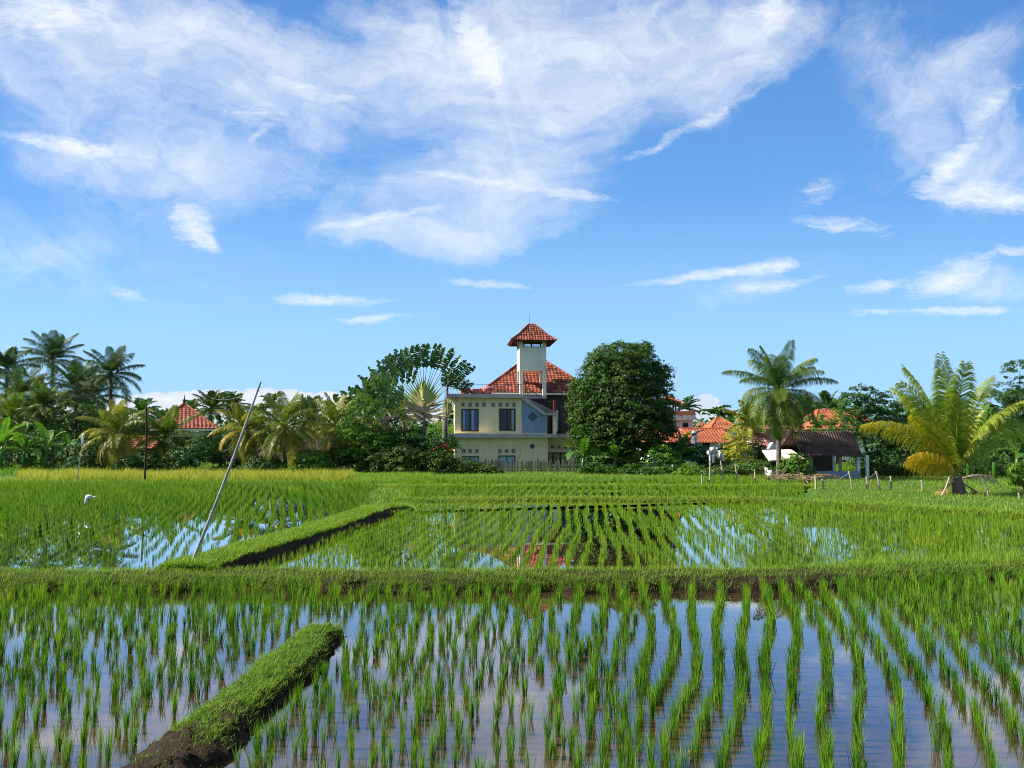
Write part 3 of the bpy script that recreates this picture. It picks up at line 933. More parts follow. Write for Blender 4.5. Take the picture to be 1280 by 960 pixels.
BAMBOOG = solid_mat("grey_bamboo", (0.34, 0.34, 0.33), (0.22, 0.22, 0.215), 4, stretch=(1, 1, .6), use_tint=True)
DARKPOLE = solid_mat("dark_pole_wood", (0.040, 0.022, 0.018), (0.025, 0.014, 0.012), 5)
NETM = solid_mat("grey_netting", (0.22, 0.24, 0.24), (0.15, 0.17, 0.17), 4)
WOVEN = solid_mat("blue_grey_woven_panel", (0.26, 0.31, 0.38), (0.19, 0.23, 0.29), 6, stretch=(4, 4, 1))
GLASS = glass_mat("window_glass")
GLASS_R = glass_mat("reflective_window_glass", refl=.12)
T_HOUSE = tile_mat("mottled_red_tiles", [(0.18, (0.03, 0.020, 0.017)), (0.38, (0.11, 0.036, 0.026)), (0.58, (0.25, 0.060, 0.034)), (0.90, (0.37, 0.12, 0.062))])
T_ORANGE = tile_mat("new_orange_tiles", [(0.08, (0.15, 0.055, 0.03)), (0.38, (0.33, 0.092, 0.042)), (0.88, (0.45, 0.15, 0.07))])
T_RED = tile_mat("dull_red_tiles", [(0.08, (0.16, 0.06, 0.045)), (0.40, (0.31, 0.082, 0.05)), (0.88, (0.42, 0.15, 0.09))])
T_PINK = tile_mat("faded_pink_tiles", [(0.08, (0.16, 0.08, 0.07)), (0.40, (0.33, 0.15, 0.12)), (0.85, (0.44, 0.24, 0.20))])
T_DARK = tile_mat("blackened_tiles", [(0.08, (0.02, 0.017, 0.016)), (0.45, (0.06, 0.045, 0.042)), (0.9, (0.16, 0.10, 0.09))])


def tile_face(mb, A, B, C_, D_, tile=.26, course=.27, lift=.035):
    """A-B eave (left to right seen from outside), D-C top: courses of pantiles"""
    A, B, C_, D_ = (np.asarray(p, float) for p in (A, B, C_, D_))
    nrm = np.cross(B - A, (C_ + D_) / 2 - (A + B) / 2); nrm /= np.linalg.norm(nrm)
    if nrm[2] < 0: nrm = -nrm
    hgt = np.linalg.norm((C_ + D_) / 2 - (A + B) / 2)
    nc = max(2, int(hgt / course))
    ue = (B - A) / np.linalg.norm(B - A)
    for i in range(nc):
        t0, t1 = i / nc, min(1.0, (i + 1.12) / nc)
        l0, r0 = A + (D_ - A) * t0, B + (C_ - B) * t0
        l1, r1 = A + (D_ - A) * t1, B + (C_ - B) * t1
        w0 = np.linalg.norm(r0 - l0)
        a0, a1 = (l0 - A) @ ue, (r0 - A) @ ue
        b0, b1 = (l1 - A) @ ue, (r1 - A) @ ue
        es = [a0] + [k * tile for k in range(int(math.floor(a0 / tile)) + 1, int(math.ceil(a1 / tile)))] + [a1]
        for s0, s1 in zip(es[:-1], es[1:]):
            if s1 - s0 < .02: continue
            m = s0 + (s1 - s0) * .5
            us = [s0, m, s1]; ups = [min(max(x, b0), b1) for x in us]
            hs_ = [.0, .05, .0]
            base0 = lambda s: l0 + ue * (s - a0)
            base1 = lambda s: l1 + ue * (s - b0)
            v = [base0(s) + nrm * (lift + h_) for s, h_ in zip(us, hs_)] + [base1(s) + nrm * (h_ * .8) for s, h_ in zip(ups, hs_)] + [base0(s) for s in us]
            mb.add(v, [[0, 1, 4, 3], [1, 2, 5, 4], [6, 7, 1, 0], [7, 8, 2, 1]], tint=rng.random() * .9 + .05)
    # underlay so that nothing shows through
    e = nrm * .02
    mb.add([A - e, B - e, C_ - e, D_ - e], [[0, 1, 2, 3]], tint=.1)


def ridge(mb, P, Q, r=.09):
    P, Q = np.asarray(P, float), np.asarray(Q, float)
    n = max(2, int(np.linalg.norm(Q - P) / .35))
    for i in range(n):
        a, b = P + (Q - P) * (i / n), P + (Q - P) * ((i + 1.05) / n)
        mb.tube([a, b], [r * 1.08, r * .92], 6, tint=rng.random() * .7 + .2)


def hip_roof(parent, mat, x0, x1, y0, y1, ze, rx0, rx1, ry, zr, name="roof", tile=.26, fascia=None, ridges=True):
    """eave rectangle, ridge from (rx0, ry) to (rx1, ry)"""
    m = MB()
    e = [np.array(p, float) for p in ((x0, y0, ze), (x1, y0, ze), (x1, y1, ze), (x0, y1, ze))]
    r0, r1 = np.array([rx0, ry, zr], float), np.array([rx1, ry, zr], float)
    tile_face(m, e[0], e[1], r1, r0, tile); tile_face(m, e[1], e[2], r1, r1, tile)
    tile_face(m, e[2], e[3], r0, r1, tile); tile_face(m, e[3], e[0], r0, r0, tile)
    o = m.build(name, mat, parent)
    if ridges:
        k = MB()
        up = np.array([0, 0, .05])
        for p, q in ((e[0], r0), (e[1], r1), (e[2], r1), (e[3], r0)): ridge(k, p + up, q + up)
        if rx1 - rx0 > .1: ridge(k, r0 + up, r1 + up)
        k.build("ridge_cap", mat, o)
    if fascia:
        f = MB()
        t = .07
        f.box((x0 + .03, y0 + .03, ze - .16), (x1 - .03, y0 + .03 + t, ze - .025)); f.box((x0 + .03, y1 - .03 - t, ze - .16), (x1 - .03, y1 - .03, ze - .025))
        f.box((x0 + .03, y0 + .032 + t, ze - .158), (x0 + .03 + t, y1 - .032 - t, ze - .027)); f.box((x1 - .03 - t, y0 + .032 + t, ze - .158), (x1 - .03, y1 - .032 - t, ze - .027))
        f.build("fascia", fascia, o)
    return o


def gable_roof(parent, mat, x0, x1, y0, y1, ze, zr, name="roof", tile=.26, slope_x=False):
    m = MB()
    ym = (y0 + y1) / 2
    tile_face(m, (x0, y0, ze), (x1, y0, ze), (x1, ym, zr), (x0, ym, zr), tile)
    tile_face(m, (x1, y1, ze), (x0, y1, ze), (x0, ym, zr), (x1, ym, zr), tile)
    o = m.build(name, mat, parent)
    k = MB(); ridge(k, (x0, ym, zr + .05), (x1, ym, zr + .05)); k.build("ridge_cap", mat, o)
    return o


def window(parent, x0, x1, z0, z1, y, frame_mat=WOODF, panes=2, inner=None, name="window", fw=.07, dep=.10, glass=None):
    """frame proud of the wall plane y, panes and curtains behind the glass"""
    f = MB()
    f.box((x0, y - .06, z0), (x0 + fw, y + dep, z1)); f.box((x1 - fw, y - .06, z0), (x1, y + dep, z1))
    f.box((x0 + fw + .001, y - .058, z0 + .001), (x1 - fw - .001, y + dep - .002, z0 + fw)); f.box((x0 + fw + .001, y - .058, z1 - fw), (x1 - fw - .001, y + dep - .002, z1 - .001))
    for i in range(1, panes):
        xm = x0 + (x1 - x0) * i / panes
        f.box((xm - fw * .6, y - .055, z0 + fw + .001), (xm + fw * .6, y + dep - .004, z1 - fw - .001))
    o = f.build(name, frame_mat, parent)
    g_ = MB().add([[x0 + fw, y - .008, z0 + fw], [x1 - fw, y - .008, z0 + fw], [x1 - fw, y - .008, z1 - fw], [x0 + fw, y - .008, z1 - fw]], [[0, 1, 2, 3]]); g_.build("pane", glass or GLASS, o)
    if inner:
        inner(o)
    else:
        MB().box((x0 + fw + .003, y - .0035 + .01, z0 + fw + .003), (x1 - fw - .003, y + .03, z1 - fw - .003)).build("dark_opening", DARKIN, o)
    return o


def curtain(parent, x0, x1, z0, z1, y, mat, name="curtain"):
    n = max(6, int((x1 - x0) / .03))
    xs = np.linspace(x0, x1, n)
    yy_ = y + .012 * np.sin(xs * 55)
    v = np.concatenate([np.stack([xs, yy_, np.full(n, z)], 1) for z in (z0, z1)])
    q = [[i, i + 1, n + i + 1, n + i] for i in range(n - 1)]
    return MB().add(v, q).build(name, mat, parent, smooth=True)


# ------------------------------------------------------------------ the yellow house
HD = 54.0
S = F / HD
house = thing("house", "yellow and blue two storey house with a square roof tower, behind the picket fence", "house", (-13 / S, HD, 0), R(5))
hx = lambda px: (px - 627) / S / math.cos(R(5))
hz = lambda py: CAM_Z + (545 - py) / S
rx = lambda px, k: ((px - 640) / F * (HD + k) + 13 / S + math.sin(R(5)) * k) / math.cos(R(5))
rzz = lambda py, k: CAM_Z + (545 - py) / F * (HD + k)
ZB = .0
z1a, z1b = hz(547), hz(542.3)       # first floor slab
z2a, z2b = hz(497.6), hz(493)       # terrace slab
xl, xm_, xr = hx(569), hx(652), hx(685)


def wall_with_holes(name, mat, x0, x1, z0, z1, y, thick, holes, parent):
    m = MB()
    xs = sorted({x0, x1, *[h[0] for h in holes], *[h[1] for h in holes]})
    zs = sorted({z0, z1, *[h[2] for h in holes], *[h[3] for h in holes]})
    for i in range(len(xs) - 1):
        for j in range(len(zs) - 1):
            cx, cz = (xs[i] + xs[i + 1]) / 2, (zs[j] + zs[j + 1]) / 2
            if any(h[0] < cx < h[1] and h[2] < cz < h[3] for h in holes): continue
            # outer face only, and the reveals from the boxes' sides
            m.add([[xs[i], y, zs[j]], [xs[i + 1], y, zs[j]], [xs[i + 1], y, zs[j + 1]], [xs[i], y, zs[j + 1]]], [[0, 1, 2, 3]])
    for h in holes:
        a, b, c, d = h
        m.add([[a, y, c], [b, y, c], [b, y, d], [a, y, d], [a, y + thick, c], [b, y + thick, c], [b, y + thick, d], [a, y + thick, d]],
              [[0, 4, 5, 1], [1, 5, 6, 2], [2, 6, 7, 3], [3, 7, 4, 0]])
    return m.build(name, mat, parent)


W1 = (hx(577), hx(598.5), hz(539.3), hz(511.3))
W2 = (hx(624), hx(644.3), hz(538.3), hz(510.8))
W3 = (hx(578), hx(599), hz(588), hz(570))
W4 = (hx(623), hx(643.8), .03, hz(569.2))
DEPTH = 6.0
wall_with_holes("front_wall", YELLOW, xl, xm_, z1b, z2a, 0, .15, [W1, W2], house)
wall_with_holes("front_wall", YELLOW, xl, xr, ZB, z1a, 0, .15, [W3, W4], house)
MB().box((xl + .002, .16, z1b), (xl + .12, DEPTH, z2a)).box((xl + .002, .16, ZB), (xl + .12, DEPTH, z1a - .002)).build("side_wall", YELLOW, house)
MB().box((xl, .0, ZB), (xl + .001, .159, z1a - .002)).box((xl, 0, z1b), (xl + .001, .159, z2a)).box((xr - .001, 0, ZB), (xr, 2.6, z1a)).build("side_wall", YELLOW, house)
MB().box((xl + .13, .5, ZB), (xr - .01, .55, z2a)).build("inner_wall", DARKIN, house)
# slabs
MB().box((hx(560), -.55, z1a), (hx(696), 2.9, z1b)).box((hx(696) + .002, 1.9, z1a + .01), (hx(738), 2.9, z1b - .01)).build("floor_slab", CONC, house)
MB().box((hx(560), -.55, z2a), (hx(652), DEPTH, z2b)).box((hx(652) + .002, 1.25, z2a), (hx(686), DEPTH, z2b - .003)).build("terrace_slab", CONC, house)
MB().box((hx(562), -.30, z2a - .16), (xl - .002, .4, z2a - .003)).box((hx(560.5), -.5, z1b), (hx(683), -.004, z1b + .035)).build("slab_trim", YELLOW, house)
# blue wall under the stair, stair, landing
zl0, zl1 = hz(518), hz(516)
xs0, xs1 = hx(653), hx(682.5)
MB().prism([(xm_ + .003, z1b + .003), (hx(684), z1b + .003), (hx(684), hz(519.5)), (hx(680.5), hz(519.5)), (xm_ + .003, hz(500))], .004, .12).build("stair_wall", BLUEW, house)
st = MB().prism([(xs0 - .05, hz(494)), (xs0 - .05, hz(499.5)), (hx(680), hz(519)), (hx(697.5), hz(519)), (hx(697.5), hz(516)), (hx(682), hz(516))], -.12, .0)
nst = 9
for i in range(nst):
    xa_, xb_ = xs0 + (xs1 - xs0) * i / nst, xs0 + (xs1 - xs0) * (i + 1) / nst
    zt = z2b - (z2b - zl1) * (i + .6) / nst
    st.box((xa_, .005, zt - .28), (xb_ - .002, 1.2, zt))
st.box((xs1, .005, zl0), (hx(697.5), 1.9, zl1 - .003))
st.build("stair", CONC, house)
MB().box((hx(691.5), .02, z1b + .003), (hx(696), .26, zl0 - .003)).build("column", YELLOW, house)
MB().box((hx(692.5), .05, zl1), (hx(695.5), .20, hz(500))).box((hx(558.4), -.5, z2a - .1), (hx(560.3) - .003, -.38, hz(483.5))).build("railing_post", REDP, house)
# wall behind the stair (blue) and tower
MB().box((hx(653), 1.26, zl0), (hx(684), 1.36, z2a - .002)).build("stair_wall", BLUEW, house)
ty0, ty1 = 1.4, 3.3
txl, txr = rx(649.3, ty0), rx(683.2, ty0)
leg = .26
zt0, zt1, zt2 = rzz(462.5, ty0), rzz(433.5, ty0), rzz(421.5, ty0)
tower = MB().box((txl, ty0, zt0), (txr, ty0 + .14, zt1)).box((txl, ty1 - .14, zt0), (txr, ty1, zt1)).box((txl, ty0 + .14, zt0), (txl + .14, ty1 - .14, zt1)).box((txr - .14, ty0 + .14, zt0), (txr, ty1 - .14, zt1)).box((txl + .142, ty0 + .142, zt0 + .01), (txr - .142, ty1 - .142, zt0 + .1)).build("tower", CREAM, house)
for (a, b) in ((txl, ty0), (txr - leg, ty0), (txl, ty1 - leg), (txr - leg, ty1 - leg)):
    MB().box((a, b, z2b - .4), (a + leg, b + leg, zt0 - .003)).build("leg", CREAM, tower)
    MB().box((a, b, zt1 + .003), (a + leg, b + leg, zt2)).build("corner_post", CREAM, tower)
fw_ = MB()
for y_ in (ty0 + .06, ty1 - .12):
    fw_.box((txl + leg, y_, zt2 - .07), (txr - leg, y_ + .06, zt2)); fw_.box((txl + leg, y_, zt1), (txr - leg, y_ + .06, zt1 + .06))
    for t_ in (0.02, .40, .86):
        xx_ = txl + leg + (txr - txl - 2 * leg) * t_
        fw_.box((xx_, y_ + .005, zt1 + .062), (xx_ + .1, y_ + .055, zt2 - .072))
fw_.build("window_frame", WOODF, tower)
MB().add([[txl + leg, ty0 + .09, zt1], [txr - leg, ty0 + .09, zt1], [txr - leg, ty0 + .09, zt2], [txl + leg, ty0 + .09, zt2]], [[0, 1, 2, 3]]).build("pane", glass_mat("mirror_glass", refl=.6), tower)
cx, cy = (txl + txr) / 2, (ty0 + ty1) / 2
zr0, zr1, zr2 = rzz(424.6, .8), rzz(418, 1.5), rzz(405.5, 2.2)
tr_ = MB()
k1, k2, k3 = 1.62, 1.02, .24
sq = lambda k, z: [np.array([cx + a * k, cy + b * k, z]) for a, b in ((-1, -1), (1, -1), (1, 1), (-1, 1))]
q1, q2, q3 = sq(k1, zr0), sq(k2, zr1), sq(k3, zr2)
for i in range(4):
    j = (i + 1) % 4
    tile_face(tr_, q1[i], q1[j], q2[j], q2[i], .2, .2); tile_face(tr_, q2[i], q2[j], q3[j], q3[i], .2, .2)
trf = tr_.build("tower_roof", T_HOUSE, tower)
rc = MB()
for i in range(4):
    ridge(rc, q1[i] + [0, 0, .05], q2[i] + [0, 0, .05], .075); ridge(rc, q2[i] + [0, 0, .05], q3[i] + [0, 0, .05], .075)
ridge(rc, (cx - .26, cy, zr2 + .06), (cx + .26, cy, zr2 + .06), .1)
rc.build("ridge_cap", T_HOUSE, trf)
k_ = k1 - .08
MB().box((cx - k_, cy - k_, zr0 - .10), (cx + k_, cy - k_ + .05, zr0 - .02)).box((cx - k_, cy + k_ - .05, zr0 - .10), (cx + k_, cy + k_, zr0 - .02)).box((cx - k_, cy - k_ + .052, zr0 - .098), (cx - k_ + .05, cy + k_ - .052, zr0 - .022)).box((cx + k_ - .05, cy - k_ + .052, zr0 - .098), (cx + k_, cy + k_ - .052, zr0 - .022)).build("fascia", WOODF, trf)
MB().tube([(cx - .12, cy, zr2), (cx - .12, cy, zr2 + .85)], .012, 5).build("lightning_rod", IRON, trf)
# main body behind, with its hip roof
by0 = 2.9
MB().box((hx(600), by0 + 1.0, z2b), (hx(738), 9.5, hz(491) + .15)).build("back_wall", DARKW, house)
MB().box((hx(685) + .003, by0 - .2, z1b - .003), (hx(738), by0, hz(491) + .1)).build("back_wall", DARKW, house)  # shade of the recess under the eave put into the wall colour
MB().box((hx(686), by0 - .3, ZB), (hx(738), by0 - .21, z1a + .005)).build("back_wall", YELLOW, house)
ye0 = 2.05
hip_roof(house, T_HOUSE, rx(601, 2.2), rx(746, 2.2), ye0, ye0 + 8.4, rzz(490.5, 2.2), rx(655, 6.3), rx(680, 6.3), ye0 + 4.2, rzz(450, 6.3), fascia=CREAM)
# recess: door, white curtain, window, railing
MB().box((hx(696), by0 - .26, z1b), (hx(707.5), by0 - .2, hz(508))).build("door", WOODF, house)
curtain(house, hx(698.5), hx(705), z1b + .2, hz(511), by0 - .29, CURT_W)
dk = MB()
for p_ in np.linspace(hx(697), hx(738), 14): dk.tube([(p_, 1.98, z1b), (p_, 1.98, z1b + .9)], .014, 4)
dk.tube([(hx(697), 1.98, z1b + .9), (hx(738), 1.98, z1b + .9)], .02, 5)
dk.build("railing", IRON, house)


def blocks(lst, py0, py1, y):
    for (a, b) in lst:
        x0_, x1_, a0, a1 = hx(a), hx(b), hz(py1), hz(py0)
        m = MB()
        t_ = .035
        m.box((x0_, y - .03, a0), (x0_ + t_, y + .03, a1)); m.box((x1_ - t_, y - .03, a0), (x1_, y + .03, a1))
        m.box((x0_ + t_, y - .028, a0 + .001), (x1_ - t_, y + .028, a0 + t_)); m.box((x0_ + t_, y - .028, a1 - t_), (x1_ - t_, y + .028, a1 - .001))
        xc_, zc_ = (x0_ + x1_) / 2, (a0 + a1) / 2
        m.box((xc_ - .02, y - .026, a0 + t_), (xc_ + .02, y + .02, a1 - t_)); m.box((x0_ + t_, y - .024, zc_ - .02), (xc_ - .021, y + .02, zc_ + .02)); m.box((xc_ + .021, y - .024, zc_ - .02), (x1_ - t_, y + .02, zc_ + .02))
        o = m.build("breeze_block", CONC, house)
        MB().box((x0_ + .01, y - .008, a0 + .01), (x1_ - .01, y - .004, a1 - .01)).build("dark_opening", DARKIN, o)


blocks([(576.6, 581.2), (585.2, 589.8), (594, 598.6), (602.6, 607.2), (614.2, 618.8), (623, 627.6), (631.6, 636.2), (640.2, 644.8)], 503.4, 508.4, 0)
blocks([(577.6, 582.2), (585.8, 590.4), (594.2, 598.8), (622.6, 627.2), (631, 635.6), (639.4, 644)], 561, 566, 0)
blocks([(686.8, 691), (695, 699.4), (703.2, 707.6), (711.4, 715.8)], 557, 561.4, by0 - .31)


def inner1(o):
    x0_, x1_, a0, a1 = W1
    for k in (0, 1):
        xa_ = x0_ + (x1_ - x0_) * k / 2
        w_ = (x1_ - x0_) / 2
        curtain(o, xa_ + .10, xa_ + .10 + w_ * .26, a0 + .08, a1 - .08, .04, CURT_W)
        curtain(o, xa_ + .10 + w_ * .26, xa_ + w_ - .06, a0 + .08, a1 - .08, .05, CURT_B)


def inner2(o):
    x0_, x1_, a0, a1 = W2
    curtain(o, x1_ - .27, x1_ - .10, a0 + .08, a1 - .08, .05, CURT_W)


def inner3(o):
    x0_, x1_, a0, a1 = W3
    curtain(o, x0_ + .07, x1_ - .07, a0 + .08, a1 - .07, .04, CURT_P)


def inner4(o):
    x0_, x1_, a0, a1 = W4
    curtain(o, x0_ + .07, x1_ - .07, a0 + .08, a1 - .07, .04, CURT_P)


window(house, *W1, 0, inner=inner1)
window(house, *W2, 0, inner=inner2)
window(house, *W3, 0, inner=inner3, fw=.05, glass=GLASS_R)
window(house, *W4, 0, inner=inner4, fw=.05, glass=GLASS_R, name="glazed_door")
wr = window(house, hx(688), hx(717), hz(584), hz(566.5), by0 - .31, panes=3, inner=lambda o: (curtain(o, hx(690), hx(695), hz(583), hz(567.5), by0 - .30 + .03, CURT_W), curtain(o, hx(711), hx(716), hz(583), hz(567.5), by0 - .27, CURT_W)))
for (px_, py_c, r_, y_, mm) in ((666, 520.6, 6.2, .004, SLATE), (665.3, 557.7, 3.9, 0, SLATE)):
    c_, z_, k_ = hx(px_), hz(py_c), r_ / S
    MB().prism([(c_ - k_, z_), (c_, z_ - k_), (c_ + k_, z_), (c_, z_ + k_)], y_ - .03, y_ - .001).build("diamond_ornament", mm, house)
# terrace and stair railings
rl = MB()
y_ = -.45
for p_ in np.arange(561, 651, 5.2): rl.tube([(hx(p_), y_, z2b), (hx(p_), y_, hz(481))], .007, 4)
rl.tube([(hx(560), y_, hz(481)), (hx(651.5), y_, hz(481))], .016, 5); rl.tube([(hx(560), y_, hz(487)), (hx(651.5), y_, hz(487))], .010, 4)
rl.tube([(hx(651.5), y_, z2b), (hx(651.5), y_, hz(480.5))], .022, 5)
for p_ in np.arange(0, 6.2, .75): rl.tube([(hx(560), y_ + p_, z2b), (hx(560), y_ + p_, hz(481))], .007, 4)
rl.tube([(hx(560), y_, hz(481)), (hx(560), DEPTH - .3, hz(481))], .016, 5)
rl.build("railing", IRON, house)
sr = MB()
for t_ in np.linspace(0, 1, 11):
    X_, Z_ = hx(654) + (hx(681) - hx(654)) * t_, hz(494.5) + (hz(515.5) - hz(494.5)) * t_
    sr.tube([(X_, -.06, Z_), (X_, -.06, Z_ + .80)], .013, 4)
sr.tube([(hx(653), -.06, hz(493.5) + .80), (hx(682), -.06, hz(516) + .80)], .02, 5); sr.tube([(hx(653), -.06, hz(493.5) + .42), (hx(682), -.06, hz(516) + .42)], .012, 4)
sr.tube([(hx(682), -.06, hz(516) + .80), (hx(691), -.06, hz(516) + .80)], .018, 5)
sr.build("stair_railing", IRON, house)
MB().tube([(hx(559.7), -.48, z1a - .1), (hx(559.7), -.48, z2a)], .03, 6).tube([(hx(683.6), -.05, z1b), (hx(683.6), -.05, hz(519.4))], .03, 6).build("drain_pipe", PVC, house)
ac = MB().box((hx(563), .6, hz(517.5)), (hx(568.6), 1.3, hz(511.5))).build("air_conditioner", PLASTW, house)
MB().lathe([(0.0, 0.0), (.11, 0.0), (.12, .02), (.02, .021)], 14).build("fan_grille", IRON, ac, (hx(565.6), .59, hz(514.5)))
ac.children[0].rotation_euler = (PI / 2, 0, 0)

# sacks on the terrace
def lumpy(n, m, rx_, ry_, rz_, seed, amp=.12):
    r = np.random.default_rng(seed)
    th = np.linspace(0, 2 * PI, n, endpoint=False); ph = np.linspace(-PI / 2 + .08, PI / 2 - .08, m)
    T_, P_ = np.meshgrid(th, ph)
    d = np.stack([np.cos(P_) * np.cos(T_), np.cos(P_) * np.sin(T_), np.sin(P_)], -1)
    sg = np.sign(d) * np.abs(d) ** .72
    k = np.ones(T_.shape)
    for _ in range(7):
        w = r.normal(0, 2.6, 3); k += amp / 2.6 * np.sin(d @ w + r.uniform(0, 6))
    v = (sg * k[..., None] * np.array([rx_, ry_, rz_])).reshape(-1, 3)
    q = [[i * n + j, i * n + (j + 1) % n, (i + 1) * n + (j + 1) % n, (i + 1) * n + j] for i in range(m - 1) for j in range(n)]
    tr = [[j, (j + 1) % n, (j + 2) % n] for j in range(0)]
    return v, q


hm = Matrix.Translation(house.location) @ Matrix.Rotation(R(5), 4, 'Z')
for i, (a, b, top, lab) in enumerate([(574.5, 587.5, 484.6, "pink sack beside the red corner post of the terrace, leftmost of three"), (588, 602, 485.6, "flatter pink sack in the middle of three along the terrace edge"), (602.5, 616.5, 484.2, "pink sack on the terrace edge nearest the tower")]):
    h_ = hz(top) - z2b
    p_ = hm @ Vector((hx((a + b) / 2), .05, z2b))
    s_ = thing("sack", lab, "sack", p_, R(5 + 6 * i), "pink sacks on the terrace")
    w_ = (b - a) / S / 2
    MB().add(*lumpy(20, 12, w_, .36, h_ / 2, 40 + i, .2)).build("bag", PINKS, s_, (0, 0, h_ / 2 - .01), smooth=True)
    MB().lathe([(.10, -.05), (.05, .01), (.08, .05), (.02, .06)], 8).build("tied_neck", PINKS, s_, (w_ * .7, -.1, h_ * .86), smooth=True)

# picket fence in front of the house
FD = 47.0
fx = lambda px: (px - 640) / F * FD
fence = thing("picket_fence", "rough grey picket fence of split stakes in front of the yellow house", "fence", (fx(666), FD, .12))
fb = MB()
p_ = 597.0
while p_ < 738:
    h_ = rng.uniform(.66, .84)
    X_ = fx(p_) - fx(666)
    w_ = rng.uniform(.028, .05)
    tl = rng.normal(0, .04)
    yb_ = rng.normal(0, .02)
    fb.add([[X_ - w_, yb_, 0], [X_ + w_, yb_, 0], [X_ + w_ + tl, yb_, h_], [X_ + tl, yb_, h_ + .09], [X_ - w_ + tl, yb_, h_],
            [X_ - w_, yb_ + .03, 0], [X_ + w_, yb_ + .03, 0], [X_ + w_ + tl, yb_ + .03, h_], [X_ + tl, yb_ + .03, h_ + .09], [X_ - w_ + tl, yb_ + .03, h_]],
           [[0, 1, 2, 4], [1, 6, 7, 2], [5, 0, 4, 9], [2, 7, 8, 3], [3, 8, 9, 4], [6, 5, 9, 7]], [[2, 3, 4], [7, 9, 8]], tint=rng.random())
    p_ += rng.uniform(1.7, 2.5)
fb.build("picket", solid_mat("grey_picket", (0.36, 0.28, 0.19), (0.17, 0.13, 0.085), 3, use_tint=True), fence)
MB().tube([(fx(597) - fx(666), .06, .5), (fx(738) - fx(666), .06, .52)], .025, 5).tube([(fx(597) - fx(666), .06, .18), (fx(738) - fx(666), .06, .2)], .025, 5).build("rail", BAMBOO, fence)
# ------------------------------------------------------------------ vegetation builders
UP = np.array([0, 0, 1.0])


def unit(v):
    return v / (np.linalg.norm(v, axis=-1, keepdims=True) + 1e-9)


def frond(mb, az, el, L_, droop, nleaf=34, leaf=.75, lw=.05, tint=.45, dead=False, twist=0.0, rach=.035, hang=.5, vee=.5, base=(0, 0, 0), gtint=.0):
    """pinnate coconut frond: arching rachis with two ranks of leaflets"""
    k = 14
    t = np.linspace(0, 1, k)
    e = el - droop * t ** 1.4
    h = np.array([math.cos(az), math.sin(az), 0])
    d = h[None] * np.cos(e)[:, None] + UP[None] * np.sin(e)[:, None]
    P = np.array(base) + np.concatenate([[np.zeros(3)], np.cumsum((d[1:] + d[:-1]) / 2 * L_ / (k - 1), 0)])
    mb.tube(P, np.interp(t, [0, .12, 1], [rach * 1.5, rach, rach * .15]), 5, tint=np.clip(np.full(k, tint + .22), 0, 1), cap=False)
    side = np.array([-math.sin(az), math.cos(az), 0])
    side = side * math.cos(twist) + UP * math.sin(twist)
    n = nleaf
    tl = np.linspace(.16, .995, n) + rng.normal(0, .006, n)
    tl = np.clip(tl, .14, 1)
    base_ = np.stack([np.interp(tl, t, P[:, i]) for i in range(3)], 1)
    tan = unit(np.stack([np.interp(tl, t, d[:, i]) for i in range(3)], 1))
    nrm = unit(np.cross(tan, side[None]))
    ln = leaf * np.interp(tl, [.14, .3, .6, .85, 1], [.55, 1, 1, .7, .35])
    for sgn in (-1, 1):
        l_ = ln * rng.uniform(.8, 1.1, n)
        fwd = np.interp(tl, [.14, 1], [.35, 1.1])[:, None]
        dr = unit(sgn * side[None] + tan * fwd + nrm * vee * rng.uniform(.6, 1.2, (n, 1)) * np.sign(nrm[:, 2:3] + 1e-6) + rng.normal(0, .07, (n, 3)))
        hg = hang * rng.uniform(.7, 1.3, (n, 1))
        p0 = base_
        p1 = p0 + dr * (l_ * .5)[:, None]
        d2 = unit(dr - UP * hg)
        p2 = p1 + d2 * (l_ * .3)[:, None]
        d3 = unit(d2 - UP * hg * 1.2)
        p3 = p2 + d3 * (l_ * .3)[:, None]
        wv = unit(tan + rng.normal(0, .15, (n, 3)))
        w = lw * rng.uniform(.8, 1.2, n)[:, None]
        rows = [p0 - wv * w * .35, p0 + wv * w * .35, p1 - wv * w * .5, p1 + wv * w * .5, p2 - wv * w * .36, p2 + wv * w * .36, p3]
        v = np.stack(rows, 1).reshape(-1, 3)
        o = (np.arange(n) * 7)[:, None]
        q = np.concatenate([o + np.array([0, 1, 3, 2]), o + np.array([2, 3, 5, 4])])
        tr = o + np.array([4, 5, 6])
        tt = np.clip(tint + rng.normal(0, .10, n)[:, None] + gtint * tl[:, None] + np.array([0, 0, .02, .02, .07, .07, .12])[None], 0, 1)
        mb.add(v, q, tr, tint=tt.ravel())


